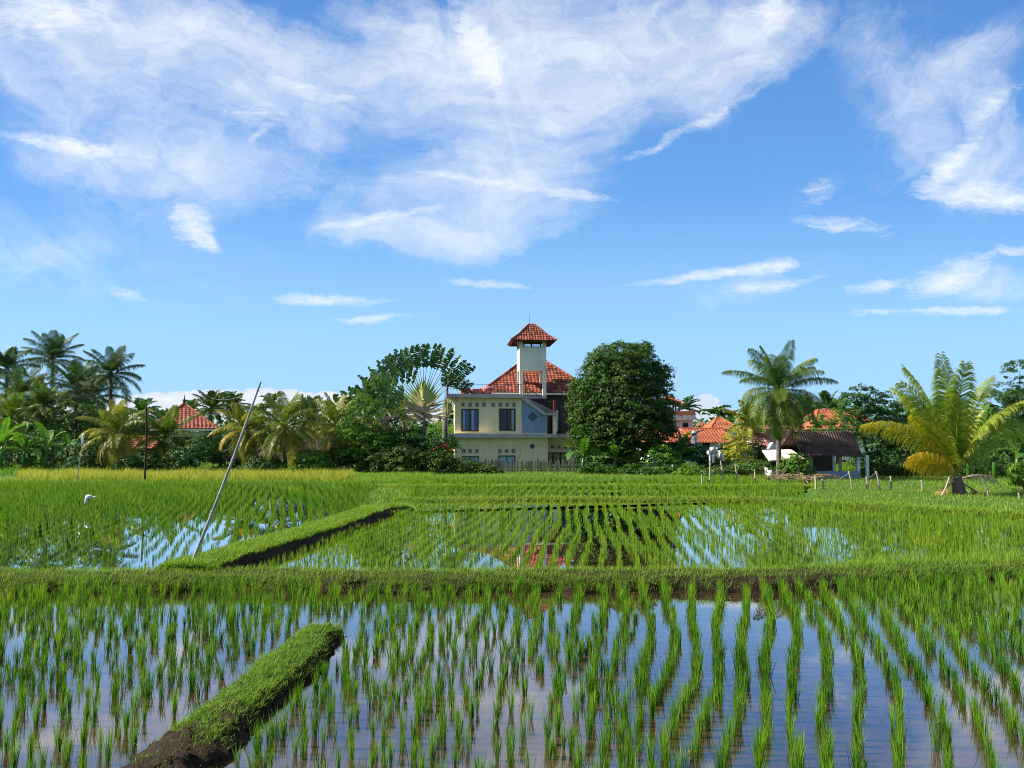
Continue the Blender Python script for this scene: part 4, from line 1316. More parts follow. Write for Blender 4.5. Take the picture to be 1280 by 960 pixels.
def palm(label, base, crown, R_, mat, nf=20, group=None, tint=.42, up=1.0, leaf=None, nleaf=30, lw=.055, trunk_r=.13, separate=False, dead=0, nuts=0, droop=(0.9, 1.5), lowest=-.5, hang=.6, seed=0, vee=.35, deadmat=None, gt=.0):
    """coconut palm whose trunk foot stands at base and whose crown heart is at crown"""
    global rng
    keep, rng = rng, np.random.default_rng(1000 + seed)
    base = np.array(base, float); c = np.array(crown, float) - base
    root = thing("coconut_palm", label, "palm tree", base, 0, group)
    n = 12
    t = np.linspace(0, 1, n)
    bend = np.array([c[0], c[1], 0])
    P = np.stack([bend[0] * t ** 1.6, bend[1] * t ** 1.6, c[2] * t], 1)
    P[0, 2] = -.25
    MB().tube(P, np.interp(t, [0, .08, .3, 1], [trunk_r * 1.7, trunk_r * 1.2, trunk_r, trunk_r * .8]), 8).build("trunk", PALMBARK, root, smooth=True)
    leaf = leaf or R_ * .30
    m = MB()
    order = []
    az = rng.uniform(0, 6.28)
    for i in range(nf):
        a = i / (nf - 1)
        az += 2.399 + rng.normal(0, .15)
        el = (1.42 - a * (1.42 - lowest)) * (up if a < .5 else 1) + rng.normal(0, .08)
        dp = np.interp(a, [0, .35, 1], [.35, droop[0], droop[1]]) * rng.uniform(.8, 1.2)
        Lf = R_ * np.interp(a, [0, .2, 1], [.85, 1.05, 1.0]) * rng.uniform(.88, 1.1)
        ti = np.clip(tint + .22 * (a - .45) + rng.normal(0, .10), .05, .95)
        if separate:
            fm = MB()
            frond(fm, az, el, Lf, dp, nleaf, leaf, lw, ti, hang=hang, vee=vee, gtint=gt)
            fm.build("frond", mat, root, c)
        else:
            frond(m, az, el, Lf, dp, nleaf, leaf, lw, ti, hang=hang, vee=vee, gtint=gt)
    if not separate and nf:
        m.build("crown", mat, root, c)
    for i in range(dead):
        fm = MB()
        frond(fm, rng.uniform(0, 6.28), rng.uniform(-.9, -.4), R_ * rng.uniform(.6, .8), rng.uniform(.5, .9), nleaf, leaf * .8, lw * .8, rng.uniform(.2, .8), hang=1.4, vee=.0)
        fm.build("dead_frond", deadmat or DEAD, root, c - np.array([0, 0, .12]))
    for i in range(nuts):
        a_ = rng.uniform(0, 6.28)
        nm_ = MB().add(*lumpy(8, 6, .12, .12, .15, 60 + i, .04))
        nm_.build("coconut", COCO, root, c + np.array([.26 * math.cos(a_), .26 * math.sin(a_), -.22 - rng.uniform(0, .3)]), smooth=True)
    rng = keep
    return root


def leaf_cards(mb, cen, nrm, size, aspect=.5, tint=.5, fold=.0):
    """diamond leaves: cen (n,3), nrm (n,3)"""
    n = len(cen)
    nrm = unit(nrm)
    a = rng.normal(0, 1, (n, 3)); a[:, 2] -= .35
    l = unit(a - (a * nrm).sum(1, keepdims=True) * nrm)
    w = np.cross(nrm, l)
    s = size[:, None]
    rows = [cen - l * s * .5, cen + w * s * aspect * .5 - l * s * .02 + nrm * s * fold, cen + l * s * .5 - nrm * s * .08, cen - w * s * aspect * .5 - l * s * .02 + nrm * s * fold]
    v = np.stack(rows, 1).reshape(-1, 3)
    q = (np.arange(n) * 4)[:, None] + np.array([0, 1, 2, 3])
    mb.add(v, q, tint=np.repeat(np.clip(tint, 0, 1), 4))


def crown_leaves(mb, blobs, nclump, per, clump_r, size, tint=.5, upb=.45, fill=.25, seed=0, aspect=.5):
    """leaf clumps over the surface of (and some inside) ellipsoid lobes (cx,cy,cz,rx,ry,rz)"""
    blobs = np.asarray(blobs, float)
    wgt = (blobs[:, 3] * blobs[:, 5]); wgt = wgt / wgt.sum()
    bi = rng.choice(len(blobs), nclump, p=wgt)
    d = unit(rng.normal(0, 1, (nclump, 3)))
    low = d[:, 2] < -.55
    d[low, 2] *= -.4; d = unit(d)
    rad = np.where(rng.random(nclump) < fill, rng.uniform(.35, .85, nclump), rng.uniform(.86, 1.08, nclump))
    c = blobs[bi, :3] + d * blobs[bi, 3:] * rad[:, None]
    cr = clump_r * rng.uniform(.6, 1.35, nclump)
    ct = tint + rng.normal(0, .12, nclump)
    idx = np.repeat(np.arange(nclump), per)
    n = len(idx)
    o = unit(rng.normal(0, 1, (n, 3)))
    o[:, 2] = np.abs(o[:, 2]) * 1.0 - .25
    p = c[idx] + o * (cr[idx] * rng.uniform(.45, 1.05, n))[:, None] * np.array([1, 1, .75])
    nr = unit(o * .7 + d[idx] * .5 + UP * upb + rng.normal(0, .45, (n, 3)))
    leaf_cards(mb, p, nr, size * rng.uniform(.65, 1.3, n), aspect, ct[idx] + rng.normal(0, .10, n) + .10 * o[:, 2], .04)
    return c


def limbs(root_mat, parent, blobs, r0, h0=0.0, name="trunk", multi=1):
    m = MB()
    blobs = np.asarray(blobs, float)
    c0 = blobs[:, :3].mean(0)
    zt = max(.15, (blobs[:, 2] - blobs[:, 5]).min() * .9)
    f = np.array([0, 0, max(zt, .25 * c0[2])])
    m.tube([[0, 0, -.25], [.03, 0, f[2] * .5], [c0[0] * .15, c0[1] * .15, f[2]]], [r0 * 1.35, r0, r0 * .85], 7)
    for b in blobs:
        e = b[:3] + np.array([0, 0, b[5] * .35])
        mid = np.array([c0[0] * .15, c0[1] * .15, f[2]]) * .5 + e * .5 + rng.normal(0, .1, 3)
        m.tube([[c0[0] * .15, c0[1] * .15, f[2] - .02], mid, e], [r0 * .6, r0 * .38, r0 * .1], 5)
    return m.build(name, root_mat, parent, smooth=True)


def tree(name, label, cat, px, d, zb, lobes, mat, nclump, per, clump_r, size, tint=.5, trunk_r=.12, group=None, seed=0, bark=None, fill=.25, aspect=.5, extra=None):
    """lobes in photograph pixels: (px, py, rx, ry) at distance d, with depth jitter"""
    global rng
    keep, rng = rng, np.random.default_rng(2000 + seed)
    k = d / F
    base = np.array([(px - 640) * k, d, zb])
    root = thing(name, label, cat, base, 0, group)
    bl = []
    for (x_, y_, rx_, ry_) in lobes:
        p = np.array([(x_ - 640) * k, d + rng.normal(0, .25) * rx_ * k, CAM_Z + (545 - y_) * k]) - base
        bl.append([*p, rx_ * k, max(rx_, ry_) * k * .85, ry_ * k])
    m = MB()
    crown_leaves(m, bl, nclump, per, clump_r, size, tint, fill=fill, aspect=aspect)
    limbs(bark or BARK, root, bl, trunk_r)
    cr = m.build("crown" if name.endswith("tree") else "foliage", mat, root)
    if extra: extra(root, bl)
    rng = keep
    return root


def banana_leaf(mb, az, el, L_, W_, droop, tint=.5, torn=.5, base=(0, 0, 0)):
    k = 16
    t = np.linspace(0, 1, k)
    e = el - droop * t ** 1.5
    h = np.array([math.cos(az), math.sin(az), 0]); side = np.array([-math.sin(az), math.cos(az), 0])
    roll = rng.normal(0, .35)
    d = h[None] * np.cos(e)[:, None] + UP[None] * np.sin(e)[:, None]
    P = np.array(base) + np.concatenate([[np.zeros(3)], np.cumsum(d[1:] * L_ / (k - 1), 0)])
    mb.tube(P, np.interp(t, [0, .2, 1], [.05, .028, .006]) * (L_ / 2.2), 5, tint=min(1, tint + .35), cap=False)
    w = W_ * .5 * np.interp(t, [0, .14, .22, .45, .8, 1], [0, .02, .75, 1, .8, .04])
    nr = unit(np.cross(d, side[None]))
    for sgn in (-1, 1):
        s_ = side * math.cos(roll) + nr * math.sin(roll) * 1.0
        off = unit(sgn * s_ + nr * .35 * np.sign(nr[:, 2:3] + 1e-6))
        for i in range(2, k - 1):
            tear = rng.random() < torn
            dd = off[i] * 1.0 - UP * (rng.uniform(.1, .7) if tear else .12)
            dd = unit(dd) * w[i]; de = unit(off[i + 1] - UP * .12 * (1 if not tear else rng.uniform(1, 4))) * w[i + 1]
            a, b = P[i], P[i + 1] - (P[i + 1] - P[i]) * (.10 if tear else .0)
            mb.add([a, b, b + de, a + dd], [[0, 1, 2, 3]], tint=float(np.clip(tint + rng.normal(0, .07), 0, 1)))


def banana(label, base, h, nl, L_, W_, group=None, tint=.5, seed=0, stems=1, torn=.4, azs=None, name="banana_plant"):
    global rng
    keep, rng = rng, np.random.default_rng(3000 + seed)
    root = thing(name, label, "banana plant", base, 0, group)
    for s in range(stems):
        off = np.array([rng.normal(0, .5), rng.normal(0, .4), 0]) * (s > 0)
        hh = h * (1 if s == 0 else rng.uniform(.6, .95))
        MB().tube([off + [0, 0, -.2], off + [0, 0, hh * .5], off + [.05, 0, hh]], [.14, .11, .06], 8, tint=.5).build("stem", PETIOLE if False else BANANA, root, smooth=True)
        a0 = rng.uniform(0, 6.28)
        for i in range(nl):
            m = MB()
            a = i / max(1, nl - 1)
            az = a0 + i * 2.4 + rng.normal(0, .3) if azs is None else azs[i % len(azs)] + rng.normal(0, .1)
            banana_leaf(m, az, 1.45 - .95 * a + rng.normal(0, .1), L_ * rng.uniform(.8, 1.1), W_ * rng.uniform(.85, 1.1), rng.uniform(.6, 1.0) + a * .9, tint + rng.normal(0, .12), torn, off + np.array([.05, 0, hh - .05]))
            m.build("leaf", BANANA, root)
    rng = keep
    return root


def travellers(label, base, axis_top, C, r_in, r_out, n, amax, yaw, tint=.45, seed=0, a0=None, group=None, heart=True, torn=.35, lw=.5):
    """fan palm: all leaves in one upright plane (normal given by yaw); C = centre height above the base"""
    global rng
    keep, rng = rng, np.random.default_rng(4000 + seed)
    root = thing("fan_palm", label, "palm tree", base, 0, group)
    ex = np.array([math.cos(yaw), math.sin(yaw), 0]); ey = np.array([-math.sin(yaw), math.cos(yaw), 0])
    MB().tube([[0, 0, -.3], [0, 0, C * .5], [0, 0, C]], [.24, .20, .16], 10).build("trunk", PALMBARK, root, smooth=True)
    a0 = -amax if a0 is None else a0
    angs = np.linspace(a0, amax, n)
    for i, a in enumerate(angs):
        a = a + rng.normal(0, .012)
        age = abs(a) / max(abs(a0), amax)
        d = ex * math.sin(a) + UP * math.cos(a)
        st = np.array([0, 0, C + axis_top * (1 - age) - axis_top * .35]) + ey * rng.normal(0, .05)
        cen = np.array([0, 0, C])
        yo = ey * (.05 * ((i % 2) * 2 - 1) + rng.normal(0, .05))
        p1 = cen + d * r_in + yo
        m = MB()
        # petiole: broad sheath narrowing outwards
        kk = 8
        t = np.linspace(0, 1, kk)
        P = st[None] * (1 - t)[:, None] + p1[None] * t[:, None]
        w = np.interp(t, [0, .25, .45, .6, 1], [.19, .14, .06, .02, .013])
        pn = unit(np.cross(P[-1] - P[0], ey))
        v = np.concatenate([P - pn * w[:, None] + ey * .02, P + pn * w[:, None] + ey * .02, P - ey * .05 * (w / .15)[:, None] + pn * 0])
        q = []
        for j in range(kk - 1):
            q += [[j, 2 * kk + j, 2 * kk + j + 1, j + 1], [2 * kk + j, kk + j, kk + j + 1, 2 * kk + j + 1], [kk + j, j, j + 1, kk + j + 1]]
        ti_ = np.clip(np.interp(t, [0, .35, .6, 1], [.50, .36, .12, .0]) + .30 * age * (1 - t), 0, 1)
        m.add(v, q, tint=np.concatenate([ti_] * 3))
        m.build("petiole", PETIOLE, root)
        b = MB()
        nseg = 13
        L_ = (r_out - r_in) * rng.uniform(.93, 1.05)
        W_ = lw * rng.uniform(.85, 1.1)
        tw = rng.normal(0, .30)
        s_ = unit(np.cross(d, ey)) * math.cos(tw) + ey * math.sin(tw)
        tt = np.linspace(0, 1, nseg)
        bend = (age ** 2) * .5
        dd = np.array([unit(d - UP * bend * x + ey * rng.normal(0, .01)) for x in tt])
        Q = p1 + np.concatenate([[np.zeros(3)], np.cumsum(dd[1:] * L_ / (nseg - 1), 0)])
        b.tube(Q, np.linspace(.03, .008, nseg), 4, tint=.95, cap=False)
        wp = W_ * .5 * np.interp(tt, [0, .08, .3, .8, 1], [.25, .8, 1, .85, .25])
        ti = np.clip(tint + rng.normal(0, .12), 0, 1)
        for sg in (-1, 1):
            for j in range(nseg - 1):
                tear = rng.random() < torn * (.3 + age)
                o1 = unit(sg * s_ - ey * .35 - (UP * rng.uniform(.1, .8) if tear else 0)) * wp[j]
                o2 = unit(sg * s_ - ey * .35 - (UP * rng.uniform(.1, .8) if tear else 0)) * wp[j + 1]
                e_ = Q[j + 1] - (Q[j + 1] - Q[j]) * (.18 if tear else 0)
                b.add([Q[j], e_, e_ + o2 + dd[j] * .06, Q[j] + o1 + dd[j] * .06], [[0, 1, 2, 3]], tint=float(np.clip(ti + rng.normal(0, .06), 0, 1)))
        b.build("leaf", TRAV, root)
    if heart:       # dry leaf bases below, spreading sideways
        m = MB()
        for i in range(30):
            a = rng.choice([-1, 1]) * rng.uniform(1.15, 2.05)
            d = ex * math.sin(a) + UP * math.cos(a) + ey * rng.normal(0, .12)
            z0 = C - rng.uniform(-.25, .75)
            L_ = rng.uniform(1.0, 1.9)
            P = np.array([[0, 0, z0]]) + d[None] * (np.linspace(0, 1, 6) * L_)[:, None] + UP[None] * (np.linspace(0, 1, 6) ** 2 * .25)[:, None] + ey * rng.normal(-.05, .08)
            w = np.interp(np.linspace(0, 1, 6), [0, .6, 1], [.10, .06, .015])
            pn = unit(np.cross(d, ey))
            v = np.concatenate([P - pn * w[:, None], P + pn * w[:, None]])
            m.add(v, [[j, 6 + j, 7 + j, j + 1] for j in range(5)], tint=float(rng.uniform(.7, 1.0)))
        m.build("dry_sheath", PETIOLE, root)
    rng = keep
    return root


# ------------------------------------------------------------------ palms
def pp(label, cpx, cpy, d, rpx, mat, bpx=None, zb=.18, **k):
    c = at(cpx, cpy, d)
    b = at(bpx if bpx is not None else cpx, 560, d); b[2] = zb
    return palm(label, b, c, rpx * d / F, mat, **k)


G1 = "tall coconut palms at the left"
pp("tallest coconut palm at the left, thin dark trunk against the sky", 66, 449, 74, 40, PALM_G, bpx=64, nf=22, seed=1, tint=.30, trunk_r=.16, droop=(.5, .9), lowest=-.45, group=G1, hang=1.0, lw=.065, nleaf=46)
pp("tall coconut palm above the white cloud bank, dead fronds hanging by its trunk", 139, 468, 72, 42, PALM_G, bpx=137, nf=24, seed=2, tint=.30, trunk_r=.16, droop=(.5, .9), lowest=-.7, dead=3, group=G1, hang=1.0, lw=.065, nleaf=46)
pp("coconut palm cut by the left edge of the picture, crown against the sky", 8, 462, 70, 38, PALM_G, nf=20, seed=3, tint=.28, trunk_r=.16, droop=(.6, 1.1), group=G1, lw=.07, nleaf=42, hang=1.0)
pp("bushy coconut palm just right of and below the tallest one", 95, 487, 68, 44, PALM_G, nf=26, seed=4, tint=.36, trunk_r=.16, droop=(.8, 1.3), lowest=-.8, group=G1, lw=.07, nleaf=42, hang=1.0)
pp("half hidden dark coconut palm between the two tall ones", 117, 497, 78, 38, PALM_G, nf=22, seed=5, tint=.25, group=G1, lowest=-.8, lw=.07, nleaf=42, hang=1.0)
pp("shaggy coconut palm under the palm at the left edge", 24, 500, 64, 48, PALM_G, nf=26, seed=6, tint=.45, lowest=-.9, dead=2, group=G1, lw=.07, nleaf=42, hang=1.0)
pp("coconut palm with a bright green heart low among the tall ones", 53, 510, 62, 42, PALM_G, nf=24, seed=7, tint=.50, lowest=-.8, group=G1, lw=.09)
pp("low palm with drooping yellowing fronds near the left edge", 14, 525, 58, 40, PALM_M, nf=20, seed=8, tint=.42, lowest=-.9, group=G1, lw=.08)
G2 = "short coconut palms behind the yellow grass"
pp("short palm with orange coconuts and golden fronds, left of the low red roof", 147, 543, 47, 48, PALM_M, bpx=146, nf=22, seed=9, tint=.52, nuts=9, dead=3, lowest=-.9, droop=(1.1, 1.7), group=G2, lw=.042, gt=.18, nleaf=56, hang=1.1, vee=.15)
pp("short olive palm just right of the dark upright pole", 207, 548, 48, 46, PALM_M, bpx=206, nf=22, seed=10, tint=.42, dead=2, lowest=-.8, droop=(1.0, 1.7), group=G2, lw=.042, gt=.12, nleaf=56, hang=1.1, vee=.15, nuts=3)
pp("short palm with yellow drooping fronds behind the slanting grey pole", 308, 538, 47, 46, PALM_M, bpx=310, nf=22, seed=11, tint=.58, nuts=8, dead=3, lowest=-.9, droop=(1.1, 1.8), group=G2, lw=.042, gt=.18, nleaf=56, hang=1.1, vee=.15)
pp("short palm with a straight dark trunk right of the slanting pole", 356, 535, 46, 54, PALM_M, bpx=357, nf=22, seed=12, tint=.45, dead=3, lowest=-.8, droop=(1.0, 1.6), group=G2, lw=.042, gt=.12, nleaf=56, hang=1.1, vee=.15)
pp("slim palm beside the fan palms, its trunk standing in the yellow grass", 419, 533, 48, 48, PALM_M, bpx=416, nf=20, seed=13, tint=.46, dead=2, lowest=-.7, droop=(.9, 1.6), group=G2, lw=.042, gt=.12, nleaf=56, hang=1.1, vee=.15)
G3 = "far coconut palms over the roofs"
pp("far coconut palm rising behind the pyramid roof at left", 264, 511, 88, 27, PALM_G, nf=18, seed=14, tint=.28, lowest=-.4, group=G3, lw=.12, droop=(.6, 1.0))
pp("small far palm on the skyline right of the pyramid roof", 292, 509, 92, 22, PALM_G, nf=16, seed=15, tint=.34, lowest=-.5, group=G3, lw=.12)
pp("far palm crown showing above the dark tiled roof at left", 390, 520, 80, 30, PALM_G, nf=16, seed=16, tint=.36, lowest=-.5, group=G3, lw=.12)
pp("tall green coconut palm with a slim trunk in front of the shed", 974, 488, 40.5, 65, PALM_M, bpx=973, zb=.17, nf=30, seed=27, tint=.22, trunk_r=.13, separate=True, nuts=8, dead=1, lowest=-1.05, droop=(1.0, 1.3), nleaf=84, lw=.032, hang=1.3, vee=.1, leaf=.85, gt=.14)
pp("yellow green palm behind the tall one by the shed", 935, 530, 58, 36, PALM_M, nf=18, seed=18, tint=.60, lowest=-.7, group=G3, lw=.09)
pp("far palm behind the trees right of the shed", 1035, 512, 85, 28, PALM_G, nf=16, seed=19, tint=.40, lowest=-.4, group=G3, lw=.12)
pp("far palm over the orange house behind the shed", 1008, 520, 78, 26, PALM_G, nf=16, seed=20, tint=.38, lowest=-.5, group=G3, lw=.12)
# the golden young palm at the right
gb = gnd(1199, 620, .14)
gp = palm("young golden coconut palm with fronds springing from a short thick trunk", gb, gb + np.array([-.1, 0, .75]), 4.75, PALM_Y, nf=0, seed=31, tint=.42, trunk_r=.24, separate=True, dead=2, lowest=.42, droop=(.5, 1.7), nleaf=92, lw=.055, hang=.35, vee=.25, leaf=.86, up=1.0, gt=.14)

for i, (a_, e_, l_, dr_) in enumerate([(172, 1.06, 4.3, 1.15), (8, 1.10, 4.2, 1.45), (200, 1.24, 4.7, .70), (150, 1.38, 4.8, .45), (95, 1.52, 5.0, .2), (268, 1.50, 4.6, .3), (28, 1.30, 4.9, .62), (340, 1.26, 4.0, .85),
        (206, 1.12, 3.4, .8), (62, 1.25, 4.4, .6), (120, 1.25, 4.5, .65), (186, .80, 2.2, 1.1), (75, 1.4, 4.7, .3)]):
    fm = MB()
    frond(fm, R(a_), e_, l_ * .95, dr_ * rng.uniform(.9, 1.2), 135, .84, .034, float(np.clip(.38 + .75 * (1.3 - e_) + rng.normal(0, .06), .2, .8)), hang=1.0, vee=.12, gtint=.10, twist=rng.normal(0, .5), rach=.045)
    fm.build("frond", PALM_Y, gp, (-.1, 0, .70))
# ------------------------------------------------------------------ fan palms left of the house
fb_ = at(529, 560, 52); fb_[2] = .1
travellers("big fan palm facing the fields, a green arch of leaves on thin ribs", fb_, 1.6, at(529, 511, 52)[2] - .1, 2.75, 4.45, 24, .86, R(-8), a0=-1.15, tint=.42, seed=1, lw=.54, torn=.7)
fb2 = at(476, 560, 50); fb2[2] = .1
travellers("tattered fan palm turned edge on, left of the big arched one", fb2, 1.0, at(476, 527, 50)[2] - .1, 1.3, 3.2, 17, 1.35, R(62), tint=.62, seed=2, torn=.9, lw=.75)
fb3 = at(455, 560, 54); fb3[2] = .1
travellers("lower fan palm with upright stiff leaves, leftmost of the fan palms", fb3, .8, at(455, 540, 54)[2] - .1, 1.4, 3.3, 13, 1.0, R(25), tint=.40, seed=3, torn=.6, lw=.7, heart=False)
fb4 = at(505, 560, 55); fb4[2] = .1
travellers("fan palm behind the big arched one, dark torn leaves reaching over the terrace", fb4, 1.0, at(505, 515, 55)[2] - .1, 2.0, 4.2, 9, .30, R(20), a0=-1.25, tint=.28, seed=4, torn=.8, lw=.5, heart=False)
fb5 = at(556, 560, 53.3); fb5[2] = .1
travellers("small fan palm close to the terrace corner with ragged dark leaves", fb5, .6, at(556, 520, 53.3)[2] - .1, 2.0, 3.1, 7, .62, R(12), a0=.0, tint=.22, seed=5, torn=.9, lw=.6, heart=False)

# ------------------------------------------------------------------ broad leaved trees and bushes
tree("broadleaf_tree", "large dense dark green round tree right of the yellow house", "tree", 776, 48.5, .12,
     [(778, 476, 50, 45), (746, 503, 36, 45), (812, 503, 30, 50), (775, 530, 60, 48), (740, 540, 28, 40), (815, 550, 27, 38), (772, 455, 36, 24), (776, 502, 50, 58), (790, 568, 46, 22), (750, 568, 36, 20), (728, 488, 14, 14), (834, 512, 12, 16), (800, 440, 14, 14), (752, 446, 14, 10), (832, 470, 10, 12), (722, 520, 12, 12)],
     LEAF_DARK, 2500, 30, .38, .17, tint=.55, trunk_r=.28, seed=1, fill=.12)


def red_flowers(root, bl):
    m = MB(); n = 60
    c = np.array(bl[0][:3]); d = unit(rng.normal(0, 1, (n, 3)))
    leaf_cards(m, c + np.array([.3, -bl[0][4] * .9, 0]) + d * np.array([.5, .2, .35]), d + np.array([0, -1, .3]), np.full(n, .16), .7, rng.random(n))
    m.build("blossom", LEAF_RED, root)


tree("shrub", "light green leafy shrub standing in front of the left fan palms", "shrub", 452, 46.5, .12, [(455, 520, 22, 26), (440, 545, 20, 20), (462, 555, 24, 22), (448, 572, 26, 16)], LEAF_LIGHT, 210, 20, .30, .17, tint=.38, seed=2)
tree("hedge", "dark creeper covered hedge running from the fan palms to the house", "hedge", 530, 46, .10, [(470, 580, 28, 22), (505, 578, 32, 20), (540, 582, 32, 18), (575, 588, 26, 14), (605, 592, 22, 9), (450, 588, 14, 14)], LEAF_DARK, 620, 22, .26, .16, tint=.62, seed=3, fill=.1)
tree("shrub", "dense green shrub with red blossom beside the corner of the house", "shrub", 548, 48, .10, [(548, 562, 24, 22), (525, 568, 22, 20), (500, 562, 22, 22)], LEAF_MID, 260, 20, .30, .17, tint=.30, seed=4, extra=red_flowers)
tree("shrub", "bright yellow green shrub behind the drain pipe of the house", "shrub", 556, 57.5, .1, [(552, 545, 20, 18), (566, 560, 14, 16)], LEAF_LIGHT, 130, 18, .3, .18, tint=.6, seed=5)
tree("shrub", "dark bush around the trunks of the fan palms", "shrub", 490, 48.5, .1, [(488, 548, 26, 24), (515, 553, 22, 18), (470, 560, 20, 20)], LEAF_DARK, 230, 20, .3, .17, tint=.5, seed=6)
tree("shrub", "light green ragged shrub at the foot of the big round tree", "shrub", 826, 45, .15, [(826, 574, 18, 17), (838, 588, 22, 12), (818, 592, 14, 9)], LEAF_LIGHT, 150, 18, .22, .13, tint=.58, seed=7)
tree("shrub", "low pale green shrub among the stakes right of the banana plant", "shrub", 862, 44, .15, [(862, 590, 15, 11), (850, 596, 12, 8)], LEAF_LIGHT, 90, 18, .2, .13, tint=.62, seed=8)
tree("shrub", "yellow leaved croton shrub between the orange roofs and the tall palm", "shrub", 922, 45, .15, [(922, 553, 17, 15), (918, 570, 20, 16), (930, 582, 16, 12)], LEAF_YEL, 160, 18, .24, .14, tint=.36, seed=9)
tree("shrub", "green bush at the corner of the corrugated shed", "shrub", 993, 40, .15, [(992, 580, 16, 13), (1000, 592, 15, 10), (984, 588, 12, 10)], LEAF_LIGHT, 120, 18, .2, .14, tint=.40, seed=10)
tree("shrub", "low green weeds patch beside the small shelter", "shrub", 938, 43, .15, [(938, 584, 26, 9), (910, 590, 24, 9), (888, 592, 16, 8)], LEAF_MID, 150, 16, .2, .13, tint=.62, seed=11)
tree("broadleaf_tree", "dark leafy tree overhanging the right end of the shed roof", "tree", 1085, 45, .15, [(1075, 505, 26, 24), (1100, 520, 30, 30), (1070, 540, 20, 26), (1095, 560, 34, 30), (1120, 575, 30, 24), (1125, 535, 24, 28), (1082, 582, 20, 18)], LEAF_MID, 560, 22, .34, .17, tint=.26, trunk_r=.14, seed=12, fill=.2)
tree("broadleaf_tree", "green tree standing behind the golden palm", "tree", 1150, 50, .15, [(1140, 525, 30, 30), (1165, 540, 32, 34), (1185, 525, 30, 30), (1150, 570, 36, 28), (1215, 545, 30, 32), (1190, 580, 40, 24)], LEAF_MID, 620, 22, .36, .18, tint=.32, trunk_r=.15, seed=13, fill=.2)
tree("broadleaf_tree", "tall tree at the right edge, its top bough against the sky", "tree", 1268, 48, .15, [(1275, 470, 20, 18), (1262, 500, 26, 20), (1285, 505, 30, 26), (1250, 530, 26, 26), (1290, 550, 40, 40), (1245, 570, 34, 26)], LEAF_MID, 620, 22, .34, .17, tint=.32, trunk_r=.16, seed=14, fill=.2)
tree("broadleaf_tree", "leafy trees' crown over the ridge of the corrugated shed", "tree", 1045, 58, .15, [(1040, 545, 26, 16), (1020, 535, 22, 16), (1060, 520, 18, 22)], LEAF_LIGHT, 170, 20, .34, .2, tint=.35, trunk_r=.12, seed=15)
tree("broadleaf_tree", "green tree between the far palm and the orange roof", "tree", 990, 75, .15, [(985, 528, 24, 16), (1010, 530, 22, 14), (960, 533, 22, 12)], LEAF_MID, 220, 18, .45, .26, tint=.5, trunk_r=.15, seed=16)
tree("shrub", "bright leafy plant at the right edge of the picture", "shrub", 1277, 31, .14, [(1278, 602, 12, 22), (1284, 590, 10, 14)], LEAF_LIGHT, 70, 16, .2, .16, tint=.62, seed=17)
LB = "dark bushes below the left palms"
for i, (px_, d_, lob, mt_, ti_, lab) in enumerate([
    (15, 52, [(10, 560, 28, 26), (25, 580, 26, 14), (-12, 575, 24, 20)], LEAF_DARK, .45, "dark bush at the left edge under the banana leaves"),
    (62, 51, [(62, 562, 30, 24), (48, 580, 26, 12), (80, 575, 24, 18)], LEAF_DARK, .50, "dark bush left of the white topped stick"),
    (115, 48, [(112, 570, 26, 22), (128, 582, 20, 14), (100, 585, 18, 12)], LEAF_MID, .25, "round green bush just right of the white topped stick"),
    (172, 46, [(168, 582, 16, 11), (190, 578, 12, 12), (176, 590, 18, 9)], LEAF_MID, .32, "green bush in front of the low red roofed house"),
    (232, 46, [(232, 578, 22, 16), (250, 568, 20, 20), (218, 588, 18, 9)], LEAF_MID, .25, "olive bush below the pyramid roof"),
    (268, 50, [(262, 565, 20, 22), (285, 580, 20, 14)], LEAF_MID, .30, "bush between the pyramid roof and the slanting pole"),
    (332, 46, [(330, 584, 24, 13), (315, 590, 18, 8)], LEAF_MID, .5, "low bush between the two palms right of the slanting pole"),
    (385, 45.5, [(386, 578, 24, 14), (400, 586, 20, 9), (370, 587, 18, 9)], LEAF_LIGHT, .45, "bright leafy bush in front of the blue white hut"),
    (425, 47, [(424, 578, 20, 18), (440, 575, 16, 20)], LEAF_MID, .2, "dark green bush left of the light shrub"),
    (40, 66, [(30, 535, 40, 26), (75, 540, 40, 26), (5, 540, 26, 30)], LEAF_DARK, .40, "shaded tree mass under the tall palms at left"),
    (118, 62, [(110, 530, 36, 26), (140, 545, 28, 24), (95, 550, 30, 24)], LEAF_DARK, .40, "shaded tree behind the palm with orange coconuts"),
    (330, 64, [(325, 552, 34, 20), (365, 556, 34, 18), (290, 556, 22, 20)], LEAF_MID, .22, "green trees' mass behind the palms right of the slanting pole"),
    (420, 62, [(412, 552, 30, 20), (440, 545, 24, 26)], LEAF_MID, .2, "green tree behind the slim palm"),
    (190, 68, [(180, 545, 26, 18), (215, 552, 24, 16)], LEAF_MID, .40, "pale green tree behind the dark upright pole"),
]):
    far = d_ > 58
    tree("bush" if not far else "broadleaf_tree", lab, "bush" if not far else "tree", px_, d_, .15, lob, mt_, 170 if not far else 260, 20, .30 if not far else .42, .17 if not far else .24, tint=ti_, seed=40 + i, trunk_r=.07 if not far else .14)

# ------------------------------------------------------------------ banana plants
def gd(px, d, z=.15):
    return np.array([(px - 640) / F * d, d, z])


